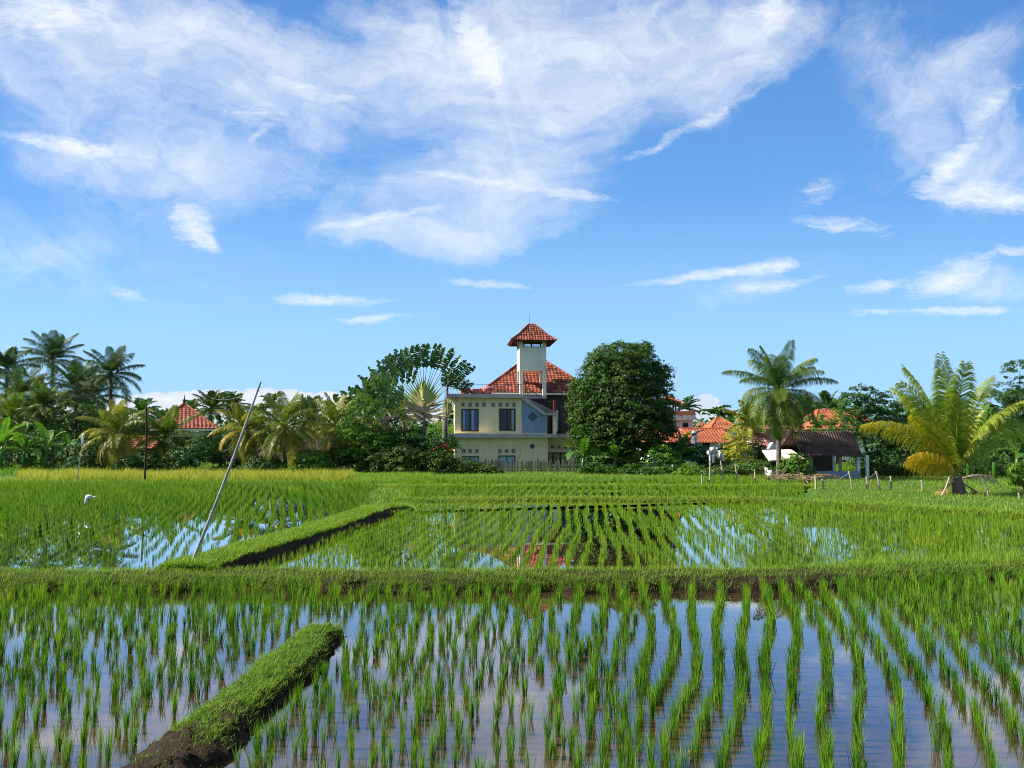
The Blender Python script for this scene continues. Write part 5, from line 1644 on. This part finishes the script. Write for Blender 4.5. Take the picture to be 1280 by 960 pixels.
BL = "banana plants at the left"
banana("banana plant with tall pale upright leaves at the left edge", gd(4, 50), 1.7, 6, 2.2, .55, BL, .55, 1)
banana("banana plant with lit yellow green leaves second from the left edge", gd(32, 49), 1.3, 7, 1.9, .55, BL, .68, 2)
banana("banana plant with broad bright leaves under the low palms", gd(60, 49), 1.5, 7, 2.0, .55, BL, .64, 3)
banana("banana plant with grey green hanging leaves left of the white topped stick", gd(86, 50), 1.2, 7, 1.9, .5, BL, .42, 4)
banana("small banana plant in front of the pyramid roofed house", gd(215, 47), .6, 5, 1.3, .45, BL, .6, 5)
banana("banana plant in front of the recessed right side of the house", gd(728, 46.5), 1.0, 7, 2.2, .60, None, .45, 6, azs=[-2.6, 3.0, .2, -1.6, 2.2, -2.2, -1.0], torn=.3)
banana("banana plant with hanging leaves under the big round tree", gd(768, 46), .9, 6, 1.6, .50, None, .50, 7)
banana("dark banana plant with one upright leaf left of the water tank", gd(849, 46), 1.2, 6, 2.1, .50, None, .22, 8)
banana("small banana clump beside the netting fence of the right garden", gd(795, 46), .5, 5, 1.1, .42, None, .55, 9)
BR = "banana plants at the right"
banana("banana plant with dark leaves right of the golden palm", gd(1240, 40), 1.5, 7, 2.0, .55, BR, .35, 10, stems=2)
banana("banana plant with pale brown withered leaf at the right edge", gd(1268, 38), 1.5, 7, 2.1, .55, BR, .42, 11, stems=2)
banana("tall banana plant rising behind the golden palm", gd(1222, 46), 2.3, 6, 2.2, .55, BR, .50, 12)

# ------------------------------------------------------------------ far wood
m = MB()
fxs = rng.uniform(-150, 150, 1500)
fys = rng.uniform(105, 170, 1500)
fh = np.interp(smooth_noise(fxs * .05, 6, 1.0, 9), [-2, 2], [3.0, 5.6]) + rng.normal(0, .5, 1500)
cc = np.stack([fxs, fys, fh * rng.uniform(.1, 1, 1500)], 1)
idx = np.repeat(np.arange(1500), 40)
o = rng.normal(0, 1, (len(idx), 3)) * np.array([1.6, 1.2, 1.0])
leaf_cards(m, cc[idx] + o, unit(o) + UP * .5 + rng.normal(0, .4, o.shape), rng.uniform(.6, 1.2, len(idx)), .5, np.clip(rng.normal(.4, .15, len(idx)) + .1 * o[:, 2], 0, 1))
for i in range(70):
    x_, y_ = rng.uniform(-120, 120), rng.uniform(100, 150)
    z_ = rng.uniform(4.2, 7.0)
    for j in range(14):
        frond(m, rng.uniform(0, 6.28), rng.uniform(-.3, 1.3), 2.6, rng.uniform(.6, 1.2), 9, 1.0, .34, rng.uniform(.2, .5), rach=.05, base=(x_, y_, z_))
tag(m.build("far_wood", LEAF_MID), "far belt of trees and palms closing the skyline", kind="stuff")
# ------------------------------------------------------------------ other village buildings
def local(px, py, d, o):
    p = at(px, py, d)
    return p - np.array(o)


class Site:
    """a building placed so that the pixel px at distance d is its local origin"""
    def __init__(s, px, d, z=.15):
        s.k = d / F; s.px = px; s.d = d; s.z = z
        s.o = np.array([(px - 640) * s.k, d, z])

    def x(s, px, dy=0): return (px - 640) / F * (s.d + dy) - s.o[0]
    def zz(s, py, dy=0): return CAM_Z + (545 - py) / F * (s.d + dy) - s.z


def bld(name, label, cat, s, rz=0.0):
    return thing(name, label, cat, s.o, rz)


def walls(parent, mat, x0, x1, y0, y1, z0, z1, name="wall"):
    return MB().box((x0, y0, z0), (x1, y1, z1)).build(name, mat, parent)


def simple_window(parent, x0, x1, z0, z1, y):
    f = MB()
    f.box((x0, y - .06, z0), (x0 + .07, y - .002, z1)); f.box((x1 - .07, y - .06, z0), (x1, y - .002, z1))
    f.box((x0 + .071, y - .058, z0), (x1 - .071, y - .002, z0 + .07)); f.box((x0 + .071, y - .058, z1 - .07), (x1 - .071, y - .002, z1))
    o = f.build("window", WOODF, parent)
    MB().box((x0 + .071, y - .03, z0 + .071), (x1 - .071, y - .004, z1 - .071)).build("pane", DARKIN, o)


# left: pyramid roofed pavilion
s = Site(230, 64)
b = bld("house", "house with a tall red pyramid roof and finial among the left palms", "house", s, R(24))
hw = 38 * s.k
ze, zr = s.zz(536), s.zz(512.5)
walls(b, CREAM, -hw * .62, hw * .62, -hw * .62, hw * .62, 0, ze - .25)
for a_, c_ in ((-1, -1), (1, -1), (1, 1), (-1, 1)):
    MB().box((a_ * hw * .85 - .08, c_ * hw * .85 - .08, 0), (a_ * hw * .85 + .08, c_ * hw * .85 + .08, ze - .16)).build("column", WOODF, b)
rf = hip_roof(b, T_RED, -hw, hw, -hw, hw, ze, 0, 0.01, 0, zr + .5, fascia=CREAM, tile=.3)
MB().lathe([(.16, 0), (.10, .15), (.16, .25), (.05, .4), (.02, .75), (0.0, .76)], 8, (0, 0, zr + .5)).build("finial", solid_mat("dark_clay", (.10, .05, .04)), rf, smooth=True)
simple_window(b, -.8, .8, .9, 2.2, -hw * .62)
MB().box((hw * .3, -hw * .9, ze - .16), (hw * .95, -hw * .82, ze + .3)).build("gable_frame", WOODF, b)
# left: low red roofed house
s = Site(168, 52)
b = bld("house", "low white house with a small red hipped roof behind the dark upright pole", "house", s, R(8))
hip_roof(b, T_RED, s.x(151), s.x(196), 0, 3.0, s.zz(561), s.x(168), s.x(186), 1.5, s.zz(547), tile=.28, fascia=WOODF)
walls(b, PALEB, s.x(155), s.x(193), .35, 2.7, -.1, s.zz(561.5))
simple_window(b, s.x(176), s.x(184), .8, 1.7, .35)
# its annex with the thin lean to
s = Site(204, 53)
b = bld("shed", "white walled lean-to with a grey sheet roof beside the low red roof", "shed", s)
MB().add([[s.x(188), -.9, s.zz(572)], [s.x(224), -.9, s.zz(572)], [s.x(224), 1.0, s.zz(563)], [s.x(188), 1.0, s.zz(563)], [s.x(188), -.9, s.zz(573.5)], [s.x(224), -.9, s.zz(573.5)], [s.x(224), 1.0, s.zz(564.5)], [s.x(188), 1.0, s.zz(564.5)]],
         [[0, 1, 2, 3], [4, 7, 6, 5], [0, 4, 5, 1], [1, 5, 6, 2], [2, 6, 7, 3], [3, 7, 4, 0]]).build("roof", CONC, b)
walls(b, PALEB, s.x(191), s.x(222), -.2, .9, -.1, s.zz(573))
MB().box((s.x(196), -.23, 0), (s.x(203), -.203, s.zz(576))).build("doorway", DARKIN, b)
# dark thatch like roof behind the slanting pole
s = Site(286, 50)
b = bld("hut", "small open hut with a dark tiled gable roof behind the slanting pole", "hut", s, R(-12))
hip_roof(b, T_DARK, s.x(268), s.x(308), 0, 2.6, s.zz(575), s.x(284), s.x(292), 1.3, s.zz(557), tile=.25)
for (px_, y_) in ((272, .3), (304, .3), (272, 2.2), (304, 2.2)):
    MB().box((s.x(px_) - .06, y_, -.1), (s.x(px_) + .06, y_ + .12, s.zz(575))).build("post", WOODF, b)
walls(b, DARKW, s.x(274), s.x(302), 2.0, 2.1, -.1, s.zz(576), "back_wall")
s = Site(324, 51)
b = bld("hut", "low hut with a small dark roof between two palms right of the slanting pole", "hut", s)
hip_roof(b, T_DARK, s.x(312), s.x(338), 0, 2.0, s.zz(573), s.x(320), s.x(328), 1.0, s.zz(563), tile=.25)
walls(b, DARKW, s.x(315), s.x(335), .3, 1.8, -.1, s.zz(573.5))
# blue white hut left of the fan palms
s = Site(398, 51)
b = bld("house", "white and pale blue house with a blackened tile roof left of the fan palms", "house", s, R(-4))
hip_roof(b, T_DARK, s.x(368), s.x(424), 0, 4.2, s.zz(563), s.x(385), s.x(408), 2.1, s.zz(545), tile=.26, fascia=WOODF)
walls(b, PALEB, s.x(372), s.x(420), .5, 3.8, -.1, s.zz(563.5))
MB().box((s.x(385), .45, .3), (s.x(392), .497, s.zz(566))).build("doorway", DARKIN, b)
simple_window(b, s.x(400), s.x(409), .7, 1.6, .5)

# right of the tree: balcony building with a roof pavilion
s = Site(846, 82)
b = bld("house", "tall pink white house with an orange balcony behind the round tree", "house", s)
walls(b, PINKW, s.x(815), s.x(866), 0, 6, 0, s.zz(525))
walls(b, WHITE, s.x(812), s.x(868), -.5, 6.2, s.zz(525) + .002, s.zz(519.5), "floor_slab")
walls(b, OCHRE, s.x(812.5), s.x(868), -.48, -.33, s.zz(519.4), s.zz(514), "parapet")
walls(b, OCHRE, s.x(867), s.x(868), -.325, 6, s.zz(519.4), s.zz(514), "parapet")
simple_window(b, s.x(853), s.x(860), s.zz(536), s.zz(528.5), 0)
for px_ in (832, 843, 850.5):
    MB().box((s.x(px_) - .07, .6, s.zz(519.4)), (s.x(px_) + .07, .74, s.zz(504.8))).build("column", WOODF, b)
    MB().box((s.x(px_) - .07, 2.4, s.zz(519.4)), (s.x(px_) + .07, 2.54, s.zz(504.8))).build("column", WOODF, b)
hip_roof(b, T_ORANGE, s.x(824), s.x(855), 0, 3.2, s.zz(505), s.x(838), s.x(841), 1.6, s.zz(495), tile=.3)
# orange roofs
s = Site(850, 66)
b = bld("house", "house with a bright orange sloping tile roof right beside the round tree", "house", s)
hip_roof(b, T_ORANGE, s.x(806), s.x(871), 0, 8, s.zz(553.5), s.x(828), s.x(843), 4, s.zz(523, 4), tile=.3, fascia=WHITE)
walls(b, PALEB, s.x(812), s.x(866), .6, 7, -.1, s.zz(553.6))
s = Site(890, 72)
b = bld("house", "pale walled house with a wide orange roof and straight ridge, behind the water tank", "house", s)
gable_roof(b, T_ORANGE, s.x(864), s.x(918), 0, 8, s.zz(553.5), s.zz(536, 4), tile=.3)
walls(b, PALEB, s.x(866), s.x(916), .6, 7.4, -.1, s.zz(554))
simple_window(b, s.x(880), s.x(888), .6, 1.7, .6)
s = Site(879, 120)
b = bld("house", "far small orange pyramid roof on the skyline between the treetops", "house", s)
hip_roof(b, T_ORANGE, s.x(871), s.x(887), 0, 2, s.zz(535), s.x(878.5), s.x(879.5), 1, s.zz(527.5), tile=.4, ridges=False)
walls(b, WHITE, s.x(873), s.x(885), .2, 1.8, 0, s.zz(535))
s = Site(903, 92)
b = bld("house", "orange hipped roof rising behind the palm like shrub, left of the tall palm", "house", s)
hip_roof(b, T_ORANGE, s.x(887), s.x(925), 0, 5, s.zz(537), s.x(903), s.x(908), 2.5, s.zz(522.5, 2.5), tile=.35)
walls(b, WHITE, s.x(890), s.x(922), .5, 4.5, 0, s.zz(537))
s = Site(975, 56)
b = bld("house", "house with a faded pink tile roof and white gable edge behind the tall palm", "house", s)
gable_roof(b, T_PINK, s.x(940), s.x(1012), 0, 6, s.zz(559), s.zz(534, 3), tile=.28)
walls(b, WHITE, s.x(944), s.x(1008), .6, 5.4, -.1, s.zz(559.5))
MB().add([[s.x(937), -.05, s.zz(559) - .05], [s.x(940.5), -.05, s.zz(559) - .05], [s.x(940.5), 3, s.zz(534, 3) + .12], [s.x(937), 3, s.zz(534, 3) + .12], [s.x(937), -.05, s.zz(559) - .2], [s.x(940.5), -.05, s.zz(559) - .2], [s.x(940.5), 3, s.zz(534, 3) - .1], [s.x(937), 3, s.zz(534, 3) - .1]],
         [[0, 1, 2, 3], [0, 4, 5, 1], [0, 3, 7, 4], [1, 5, 6, 2], [2, 6, 7, 3]]).build("gable_board", WHITE, b)
MB().prism([(s.x(957), s.zz(561)), (s.x(968), s.zz(561)), (s.x(962.5), s.zz(553))], -.5, .3).build("porch_gable", WHITE, b)
s = Site(1040, 68)
b = bld("house", "orange tiled house rising behind the corrugated shed roof", "house", s)
hip_roof(b, T_ORANGE, s.x(1016), s.x(1104), 0, 7, s.zz(537), s.x(1042), s.x(1088), 3.5, s.zz(513, 3.5), tile=.32)
walls(b, CREAM, s.x(1022), s.x(1098), .6, 6.4, 0, s.zz(537))

# white garden wall under the orange roofs
s = Site(900, 54)
PALEB = plaster("grey_blue_plaster", (0.40, 0.45, 0.50))
b = bld("garden_wall", "pale rendered garden wall below the orange roofs", "wall", s)
walls(b, PALEB, s.x(842), s.x(956), 0, .18, -.1, s.zz(561), "wall_panel")
for px_ in (842, 870, 898, 926, 954):
    MB().box((s.x(px_) - .14, -.03, -.1), (s.x(px_) + .14, .21, s.zz(559))).build("pier", WHITE, b)

# corrugated shed
s = Site(1036, 41, .12)
b = bld("shed", "open sided shed with a blackened corrugated roof and woven blue grey half wall", "shed", s, R(0))


def corrugated(parent, P00, P10, P11, P01, n, amp, mat):
    P00, P10, P11, P01 = (np.array(p, float) for p in (P00, P10, P11, P01))
    nu, nv = n * 8 + 1, 9
    u = np.linspace(0, 1, nu); v = np.linspace(0, 1, nv)
    U_, V_ = np.meshgrid(u, v)
    p = (P00 * (1 - U_[..., None]) + P10 * U_[..., None]) * (1 - V_[..., None]) + (P01 * (1 - U_[..., None]) + P11 * U_[..., None]) * V_[..., None]
    nr = np.cross(P10 - P00, P01 - P00); nr = nr / np.linalg.norm(nr)
    if nr[2] < 0: nr = -nr
    p = p + nr * (amp * np.sin(U_ * n * 2 * PI))[..., None] + nr * (.03 * np.sin(U_ * 5 + V_ * 3))[..., None]
    q = [[i * nu + j, i * nu + j + 1, (i + 1) * nu + j + 1, (i + 1) * nu + j] for i in range(nv - 1) for j in range(nu - 1)]
    m = MB().add(p.reshape(-1, 3), q)
    m.add((p - nr * .02).reshape(-1, 3), [f[::-1] for f in q])
    return m.build("roof", mat, parent, smooth=True)


CORR = tile_mat("weathered_corrugated_sheet", [(.12, (.014, .010, .008)), (.38, (.040, .026, .020)), (.60, (.105, .068, .050)), (.9, (.24, .18, .14))], 1.7)
corrugated(b, (s.x(1000, -.9), -.9, s.zz(570, -.9)), (s.x(1077, -.9), -.9, s.zz(570, -.9)), (s.x(1064, 1.6), 1.6, s.zz(539, 1.6)), (s.x(989, 1.6), 1.6, s.zz(538.5, 1.6)), 24, .045, CORR)
corrugated(b, (s.x(1003), 4.2, s.zz(569)), (s.x(1078), 4.2, s.zz(569)), (s.x(1064, 1.6), 1.62, s.zz(539, 1.6) - .01), (s.x(989, 1.6), 1.62, s.zz(538.5, 1.6) - .01), 24, .045, CORR).name = "roof"
for (px_, y_) in ((1008, -.5), (1044, -.5), (1066, -.5), (1076, -.6), (1008, 3.2), (1072, 3.2)):
    MB().box((s.x(px_) - .07, y_, -.15), (s.x(px_) + .07, y_ + .14, s.zz(568.5))).build("post", BAMBOO if px_ < 1060 else PLASTW, b)
walls(b, WOVEN, s.x(1011), s.x(1066), -.62, -.56, .05, s.zz(588), "half_wall")
walls(b, DARKW, s.x(1008), s.x(1074), 3.35, 3.42, -.1, s.zz(568.5), "back_wall")
walls(b, OCHRE, s.x(1048), s.x(1060), .4, .5, .9, s.zz(575), "inner_board")
walls(b, BLUEW, s.x(1003), s.x(1007), -.45, -.40, .05, s.zz(573), "side_panel")
# small shelter
s = Site(975, 42.5, .12)
b = bld("shelter", "tiny white block shelter with a faded pink sheet roof behind the tall palm's trunk", "shelter", s)
MB().add([[s.x(957), -.4, s.zz(575)], [s.x(1001), -.4, s.zz(573)], [s.x(1001), 1.6, s.zz(562)], [s.x(963), 1.6, s.zz(563)], [s.x(957), -.4, s.zz(576.5)], [s.x(1001), -.4, s.zz(574.5)], [s.x(1001), 1.6, s.zz(563.5)], [s.x(963), 1.6, s.zz(564.5)]],
         [[0, 1, 2, 3], [4, 7, 6, 5], [0, 4, 5, 1], [1, 5, 6, 2], [2, 6, 7, 3], [3, 7, 4, 0]]).build("roof", PINKW, b)
walls(b, WHITE, s.x(963), s.x(975), 0, .15, -.1, s.zz(585))
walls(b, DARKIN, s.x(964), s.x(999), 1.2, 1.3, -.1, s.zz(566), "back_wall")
for px_ in (963.5, 968, 974):
    MB().box((s.x(px_) - .04, .02, s.zz(585)), (s.x(px_) + .04, .12, s.zz(575.5))).build("post", WOODF, b)
walls(b, WHITE, s.x(963), s.x(964), .16, 1.19, -.1, s.zz(585))
# steel water tank
s = Site(867.5, 52, .15)
b = bld("water_tank", "ribbed steel water tank on a stand below the orange roofs", "water tank", s)
r_ = 3.6 * s.k
zt_, zb_ = s.zz(540), s.zz(553)
prof = [(0, zb_), (r_, zb_)]
for i in range(8):
    z_ = zb_ + (zt_ - zb_) * .95 * (i + .5) / 8
    prof += [(r_ * .97, z_ - .03), (r_ * 1.03, z_), (r_ * .97, z_ + .03)]
prof += [(r_, zt_ * .995), (r_ * .4, zt_ + .1), (0.0, zt_ + .12)]
MB().lathe(prof, 18).build("barrel", STEEL, b, smooth=True)
st_ = MB()
for a_ in range(4):
    x_, y_ = r_ * .8 * math.cos(a_ * PI / 2 + .78), r_ * .8 * math.sin(a_ * PI / 2 + .78)
    MB().box((x_ - .03, y_ - .03, -.2), (x_ + .03, y_ + .03, zb_ - .05)).build("leg", IRON, b)
MB().lathe([(0, zb_ - .05), (r_ * 1.1, zb_ - .05), (r_ * 1.1, zb_ - .005), (0, zb_ - .005)], 16).build("platform", CONC, b)

# bags of white plastic hung on stakes (bird scarers)
def bag_scarer(px, d, parts, label, top):
    s = Site(px, d, .12)
    b = thing("bird_scarer", label, "bird scarer", s.o, 0)
    MB().tube([(0, 0, -.3), (0.02, 0, s.zz(top))], .025, 6, tint=.6).build("stake", BAMBOO, b)
    for i, (cx_, cy_, rx_, ry_) in enumerate(parts):
        v, q = lumpy(14, 10, rx_ * s.k, rx_ * s.k * .8, ry_ * s.k, 80 + int(px) + i, .34)
        MB().add(v, q).build("plastic_bag", PLASTW, b, (s.x(cx_), -.03, s.zz(cy_)), smooth=True)


bag_scarer(887, 43, [(890, 561, 3.4, 3), (885, 566, 1.8, 2.4), (886.5, 572, 1.3, 4.0), (890, 573, 1.5, 4.4)], "white plastic bags bunched over a stake in front of the pale garden wall", 560)
bag_scarer(900, 43.5, [(899, 568, 2.0, 4.4), (902.5, 571, 1.4, 4.0)], "grey white bags hung on a stake beside the croton shrub", 562)
s = Site(116, 23.5, Z_LEFT)
b = thing("plastic_bag", "small white plastic bag slumped over a stick in the left paddy", "plastic bag", s.o)
MB().tube([(-.04, 0, -.1), (-.05, 0, .42)], .01, 5).build("stick", BAMBOO, b)
v, q = lumpy(14, 9, .085, .06, .045, 5, .35); MB().add(v, q).build("bag", PLASTW, b, (0, 0, .44), smooth=True)
v, q = lumpy(10, 8, .045, .04, .12, 6, .2); MB().add(v, q).build("hanging_corner", PLASTW, b, (-.09, 0, .34), smooth=True)
v, q = lumpy(10, 8, .05, .025, .018, 7, .2); MB().add(v, q).build("loose_end", PLASTW, b, (.14, 0, .43), smooth=True)

# ------------------------------------------------------------------ poles and stakes
def pole(name, label, cat, p0, p1, r0, r1, mat, nodes=0):
    p0, p1 = np.array(p0, float), np.array(p1, float)
    b = thing(name, label, cat, p0)
    n = 24
    t = np.linspace(0, 1, n)
    P = (p1 - p0)[None] * t[:, None] + np.array([.03, 0, 0]) * np.sin(t * PI)[:, None]
    m = MB().tube(P, r0 + (r1 - r0) * t, 8, tint=np.clip(.5 + .25 * np.sin(t * 40), 0, 1))
    for i in range(nodes):
        tt = (i + .5) / nodes
        c = (p1 - p0) * tt + np.array([.03, 0, 0]) * math.sin(tt * PI)
        a = (p1 - p0) / np.linalg.norm(p1 - p0)
        m.tube([c - a * .012, c + a * .012], (r0 + (r1 - r0) * tt) * 1.18, 8, tint=.1)
    m.build("shaft", mat, b, smooth=True)
    return b


pb = gnd(240, 700, .28)
ptop = at(326, 477, pb[1] + .25)
lp = pole("bamboo_pole", "long grey bamboo pole leaning to the right out of the diagonal bank", "pole", pb - np.array([.08, 0, .25]), ptop, .029, .018, BAMBOOG, 11)
pl = ptop - (pb - np.array([.08, 0, .25]))
# twine from the pole's tip towards the fields
tw_ = MB()
for (e_) in (at(262, 497, 22), at(338, 490, 17)):
    q_ = e_ - (pb - np.array([.08, 0, .25]))
    tt = np.linspace(0, 1, 10)
    tw_.tube(pl * .96 * (1 - tt)[:, None] + q_ * tt[:, None] - np.array([0, 0, .12]) * np.sin(tt * PI)[:, None], .0022, 3)
tw_.build("twine", BAMBOOG, lp)
d_ = 37.0
pole("upright_pole", "thin dark upright wooden pole at the edge of the yellow grass", "pole", [(183.5 - 640) / F * d_, d_, .0], at(183, 508, d_), .052, .04, DARKPOLE)
wb = Site(98, 37.2, .1)
b = pole("stick", "pale stick with a white rag tip before the left bushes", "stick", wb.o, at(103, 552, 37.2), .025, .02, BAMBOOG)
v, q = lumpy(8, 10, .06, .04, .26, 3, .2); MB().add(v, q).build("rag", PLASTW, b, at(103.5, 549, 37.2) - wb.o, smooth=True)

posts = []
stk = [(877, 593, 605, 0), (887, 577, 606, -.5), (901, 577, 604, 3), (919, 580, 605, 2), (943, 586, 598, 0)]
labs = ["short pale stake left of the row below the orange roofs", "tall pale stake below the white plastic bags", "stake leaning right of the white bags", "tall stake with a pale knob in front of the croton shrub", "thin stake left of the small shelter"]
for (x_, y0_, y1_, l_), lab in zip(stk, labs):
    d_ = 36.5
    b0 = at(x_ + l_, y1_, d_); b0[2] = .1
    pole("stake", lab, "stake", b0, at(x_, y0_, d_), .04, .034, BAMBOO)["group"] = "stakes below the orange roofs"
fp = [(1019, 595, 612, 0), (1028, 599, 613, 0), (1061, 589, 615, 4), (1083, 596, 616, 1), (1095, 589, 620, 5), (1113, 595, 618, 0), (1152, 600, 619, 0)]
flab = ["first short post of the net fence, nearest the shed", "second short post of the net fence", "leaning post at the right end of the shed's half wall", "short post between two leaning posts of the net fence", "tallest leaning post of the net fence", "upright post just right of the tallest leaning one", "last upright post of the net fence, nearest the golden palm"]
tops = []
for (x_, y0_, y1_, l_), lab in zip(fp, flab):
    d_ = 32.0
    b0 = at(x_ + l_, y1_, d_); zb_ = b0[2]; b0[2] = .05
    tp = at(x_, y0_, d_)
    pole("fence_post", lab, "fence post", b0, tp, .048, .042, BAMBOO)["group"] = "posts of the net fence"
    tops.append(tp)
# netting sagging between the posts
nt_ = thing("fence_net", "thin grey netting sagging between the bamboo posts right of the shed", "net", tops[0] * 1.0)
m = MB()
for a_, c_ in zip(tops[:-1], tops[1:]):
    L_ = np.linalg.norm(c_ - a_)
    t = np.linspace(0, 1, 9)
    top = a_ * (1 - t)[:, None] + c_ * t[:, None] - np.array([0, 0, 1]) * (.06 + .16 * 4 * t * (1 - t))[:, None] * min(1, L_) - tops[0]
    m.tube(top, .009, 4)
    for kk in range(4):
        low = top.copy(); low[:, 2] = top[:, 2] * (1 - (kk + 1) / 4.5) + (.1 - tops[0][2]) * (kk + 1) / 4.5
        m.tube(low, .0025, 3)
    for j in np.linspace(0, 1, max(3, int(L_ / .22))):
        p_ = a_ * (1 - j) + c_ * j - tops[0]
        p_[2] -= .08
        m.tube([p_, [p_[0], p_[1], .1 - tops[0][2]]], .0025, 3)
m.build("mesh", NETM, nt_)
# props round the golden palm, dead frond stakes
pole("prop_stake", "bamboo prop leaning against the golden palm from its left side", "stake", at(1174, 626, 28.5), at(1187, 596, 28.5), .035, .03, BAMBOO)
pole("prop_stake", "crooked prop right of the golden palm holding the dead frond", "stake", at(1237, 627, 28.5), at(1229, 598, 28.5), .035, .03, BAMBOO)
pole("stake", "lone short stake at the right edge of the picture", "stake", at(1274, 633, 27.5), at(1273, 616, 27.5), .035, .03, BAMBOO)
# dry sagging frond right of the golden palm
hb = thing("dead_frond", "grey dry frond slung between the golden palm and the crooked prop", "dead frond", at(1203, 598, 28.3))
m = MB(); frond(m, .1, .35, 1.35, 1.0, 26, .5, .03, .2, hang=2.4, vee=0.0); m.build("frond", solid_mat("grey_dry_leaf", (.30, .25, .19), (.20, .17, .13), 4), hb)
# brush pile by the shed
bp = thing("brush_pile", "heap of dry brown branches and fronds at the foot of the tall palm", "brush pile", gd(990, 38.5, .13))
m = MB()
for i in range(90):
    a_ = rng.uniform(0, 6.28); c_ = np.array([rng.normal(0, .55), rng.normal(0, .35), abs(rng.normal(.08, .16))])
    h_ = np.array([math.cos(a_), math.sin(a_) * .7, rng.normal(0, .25)]) * rng.uniform(.3, .9)
    m.tube([c_ - h_, c_ + rng.normal(0, .06, 3), c_ + h_], [.02, .018, .006], 4, tint=rng.random())
m.build("branches", solid_mat("dry_brush", (.30, .21, .13), (.15, .10, .065), 3, use_tint=True), bp)
m = MB()
frond(m, 0.0, .35, 2.4, 1.0, 26, .4, .03, .4, hang=1.5, vee=0)
m.build("dry_frond", DEAD, bp, (.4, -.1, .15))
# leaf litter and pots: a pale leaf floating in the near paddy
fl = gnd(864, 940, .012)
lf = MB(); leaf_cards(lf, np.array([[0, 0, 0.004]]), np.array([[0, 0, 1.0]]), np.array([.085]), .6, np.array([.95]))
tag(lf.build("floating_leaf", LEAF_YEL, None, fl), "pale fallen leaf floating on the near water among the rice", "leaf")

# scraps of straw and leaf lying on the near water
n_ = 900
sx, sy = rng.uniform(-8, 9, n_), rng.uniform(4.8, 12, n_)
kp = np.abs(sx) < .7 * sy
sx, sy = sx[kp], sy[kp]
mb = MB()
leaf_cards(mb, np.stack([sx, sy, np.full(len(sx), .006)], 1), np.tile([0, 0, 1.0], (len(sx), 1)) + rng.normal(0, .03, (len(sx), 3)), rng.uniform(.015, .06, len(sx)), .18, rng.random(len(sx)))
tag(mb.build("straw_litter", solid_mat("wet_straw", (.09, .075, .03), (.03, .028, .012), 3, use_tint=True)), "scraps of wet straw and leaf floating on the near water", kind="stuff")

for i, (px_, d_, lob, mt_, ti_, lab) in enumerate([
    (873, 48, [(872, 570, 14, 12), (884, 580, 12, 9)], LEAF_MID, .5, "green bush before the pale garden wall, just right of the water tank"),
    (945, 48, [(944, 566, 13, 13), (952, 578, 12, 9)], LEAF_MID, .45, "green bush between the croton shrub and the small shelter"),
    (908, 50, [(908, 568, 12, 12), (900, 580, 14, 8)], LEAF_DARK, .5, "dark bush behind the white bags, against the garden wall"),
    (857, 49, [(855, 562, 10, 14), (846, 574, 12, 12)], LEAF_DARK, .6, "dark leafy bush left of the water tank's stand"),
]):
    tree("bush", lab, "bush", px_, d_, .12, lob, mt_, 110, 20, .28, .15, tint=ti_, seed=90 + i, trunk_r=.05)

# bushes filling the shaded ground at the right
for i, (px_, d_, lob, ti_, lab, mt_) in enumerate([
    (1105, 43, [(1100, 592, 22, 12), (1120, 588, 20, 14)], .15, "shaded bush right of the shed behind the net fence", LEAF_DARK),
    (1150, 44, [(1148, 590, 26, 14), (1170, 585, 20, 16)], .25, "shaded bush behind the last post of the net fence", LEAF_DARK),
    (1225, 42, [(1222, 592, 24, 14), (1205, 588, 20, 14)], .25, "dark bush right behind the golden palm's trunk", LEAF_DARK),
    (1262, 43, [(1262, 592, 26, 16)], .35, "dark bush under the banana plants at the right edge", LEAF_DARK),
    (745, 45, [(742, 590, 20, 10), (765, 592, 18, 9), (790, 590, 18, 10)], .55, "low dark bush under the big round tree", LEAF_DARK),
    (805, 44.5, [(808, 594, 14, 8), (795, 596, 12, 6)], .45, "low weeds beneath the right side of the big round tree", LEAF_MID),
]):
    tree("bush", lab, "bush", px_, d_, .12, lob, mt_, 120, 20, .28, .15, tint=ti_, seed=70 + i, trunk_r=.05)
# ------------------------------------------------------------------ render settings
scene.view_settings.view_transform = 'Standard'
scene.view_settings.look = 'None'
scene.view_settings.gamma = 1.0
scene.view_settings.exposure = 1.18
scene.view_settings.use_curve_mapping = False
scene.render.engine = 'CYCLES'
scene.cycles.use_denoising = True
scene.cycles.filter_width = 1.0
scene.cycles.max_bounces = 6
scene.cycles.diffuse_bounces = 3
scene.cycles.glossy_bounces = 3
scene.cycles.transmission_bounces = 4
scene.cycles.transparent_max_bounces = 8
scene.cycles.caustics_reflective = False
scene.cycles.caustics_refractive = False
scene.cycles.sample_clamp_indirect = 4.0
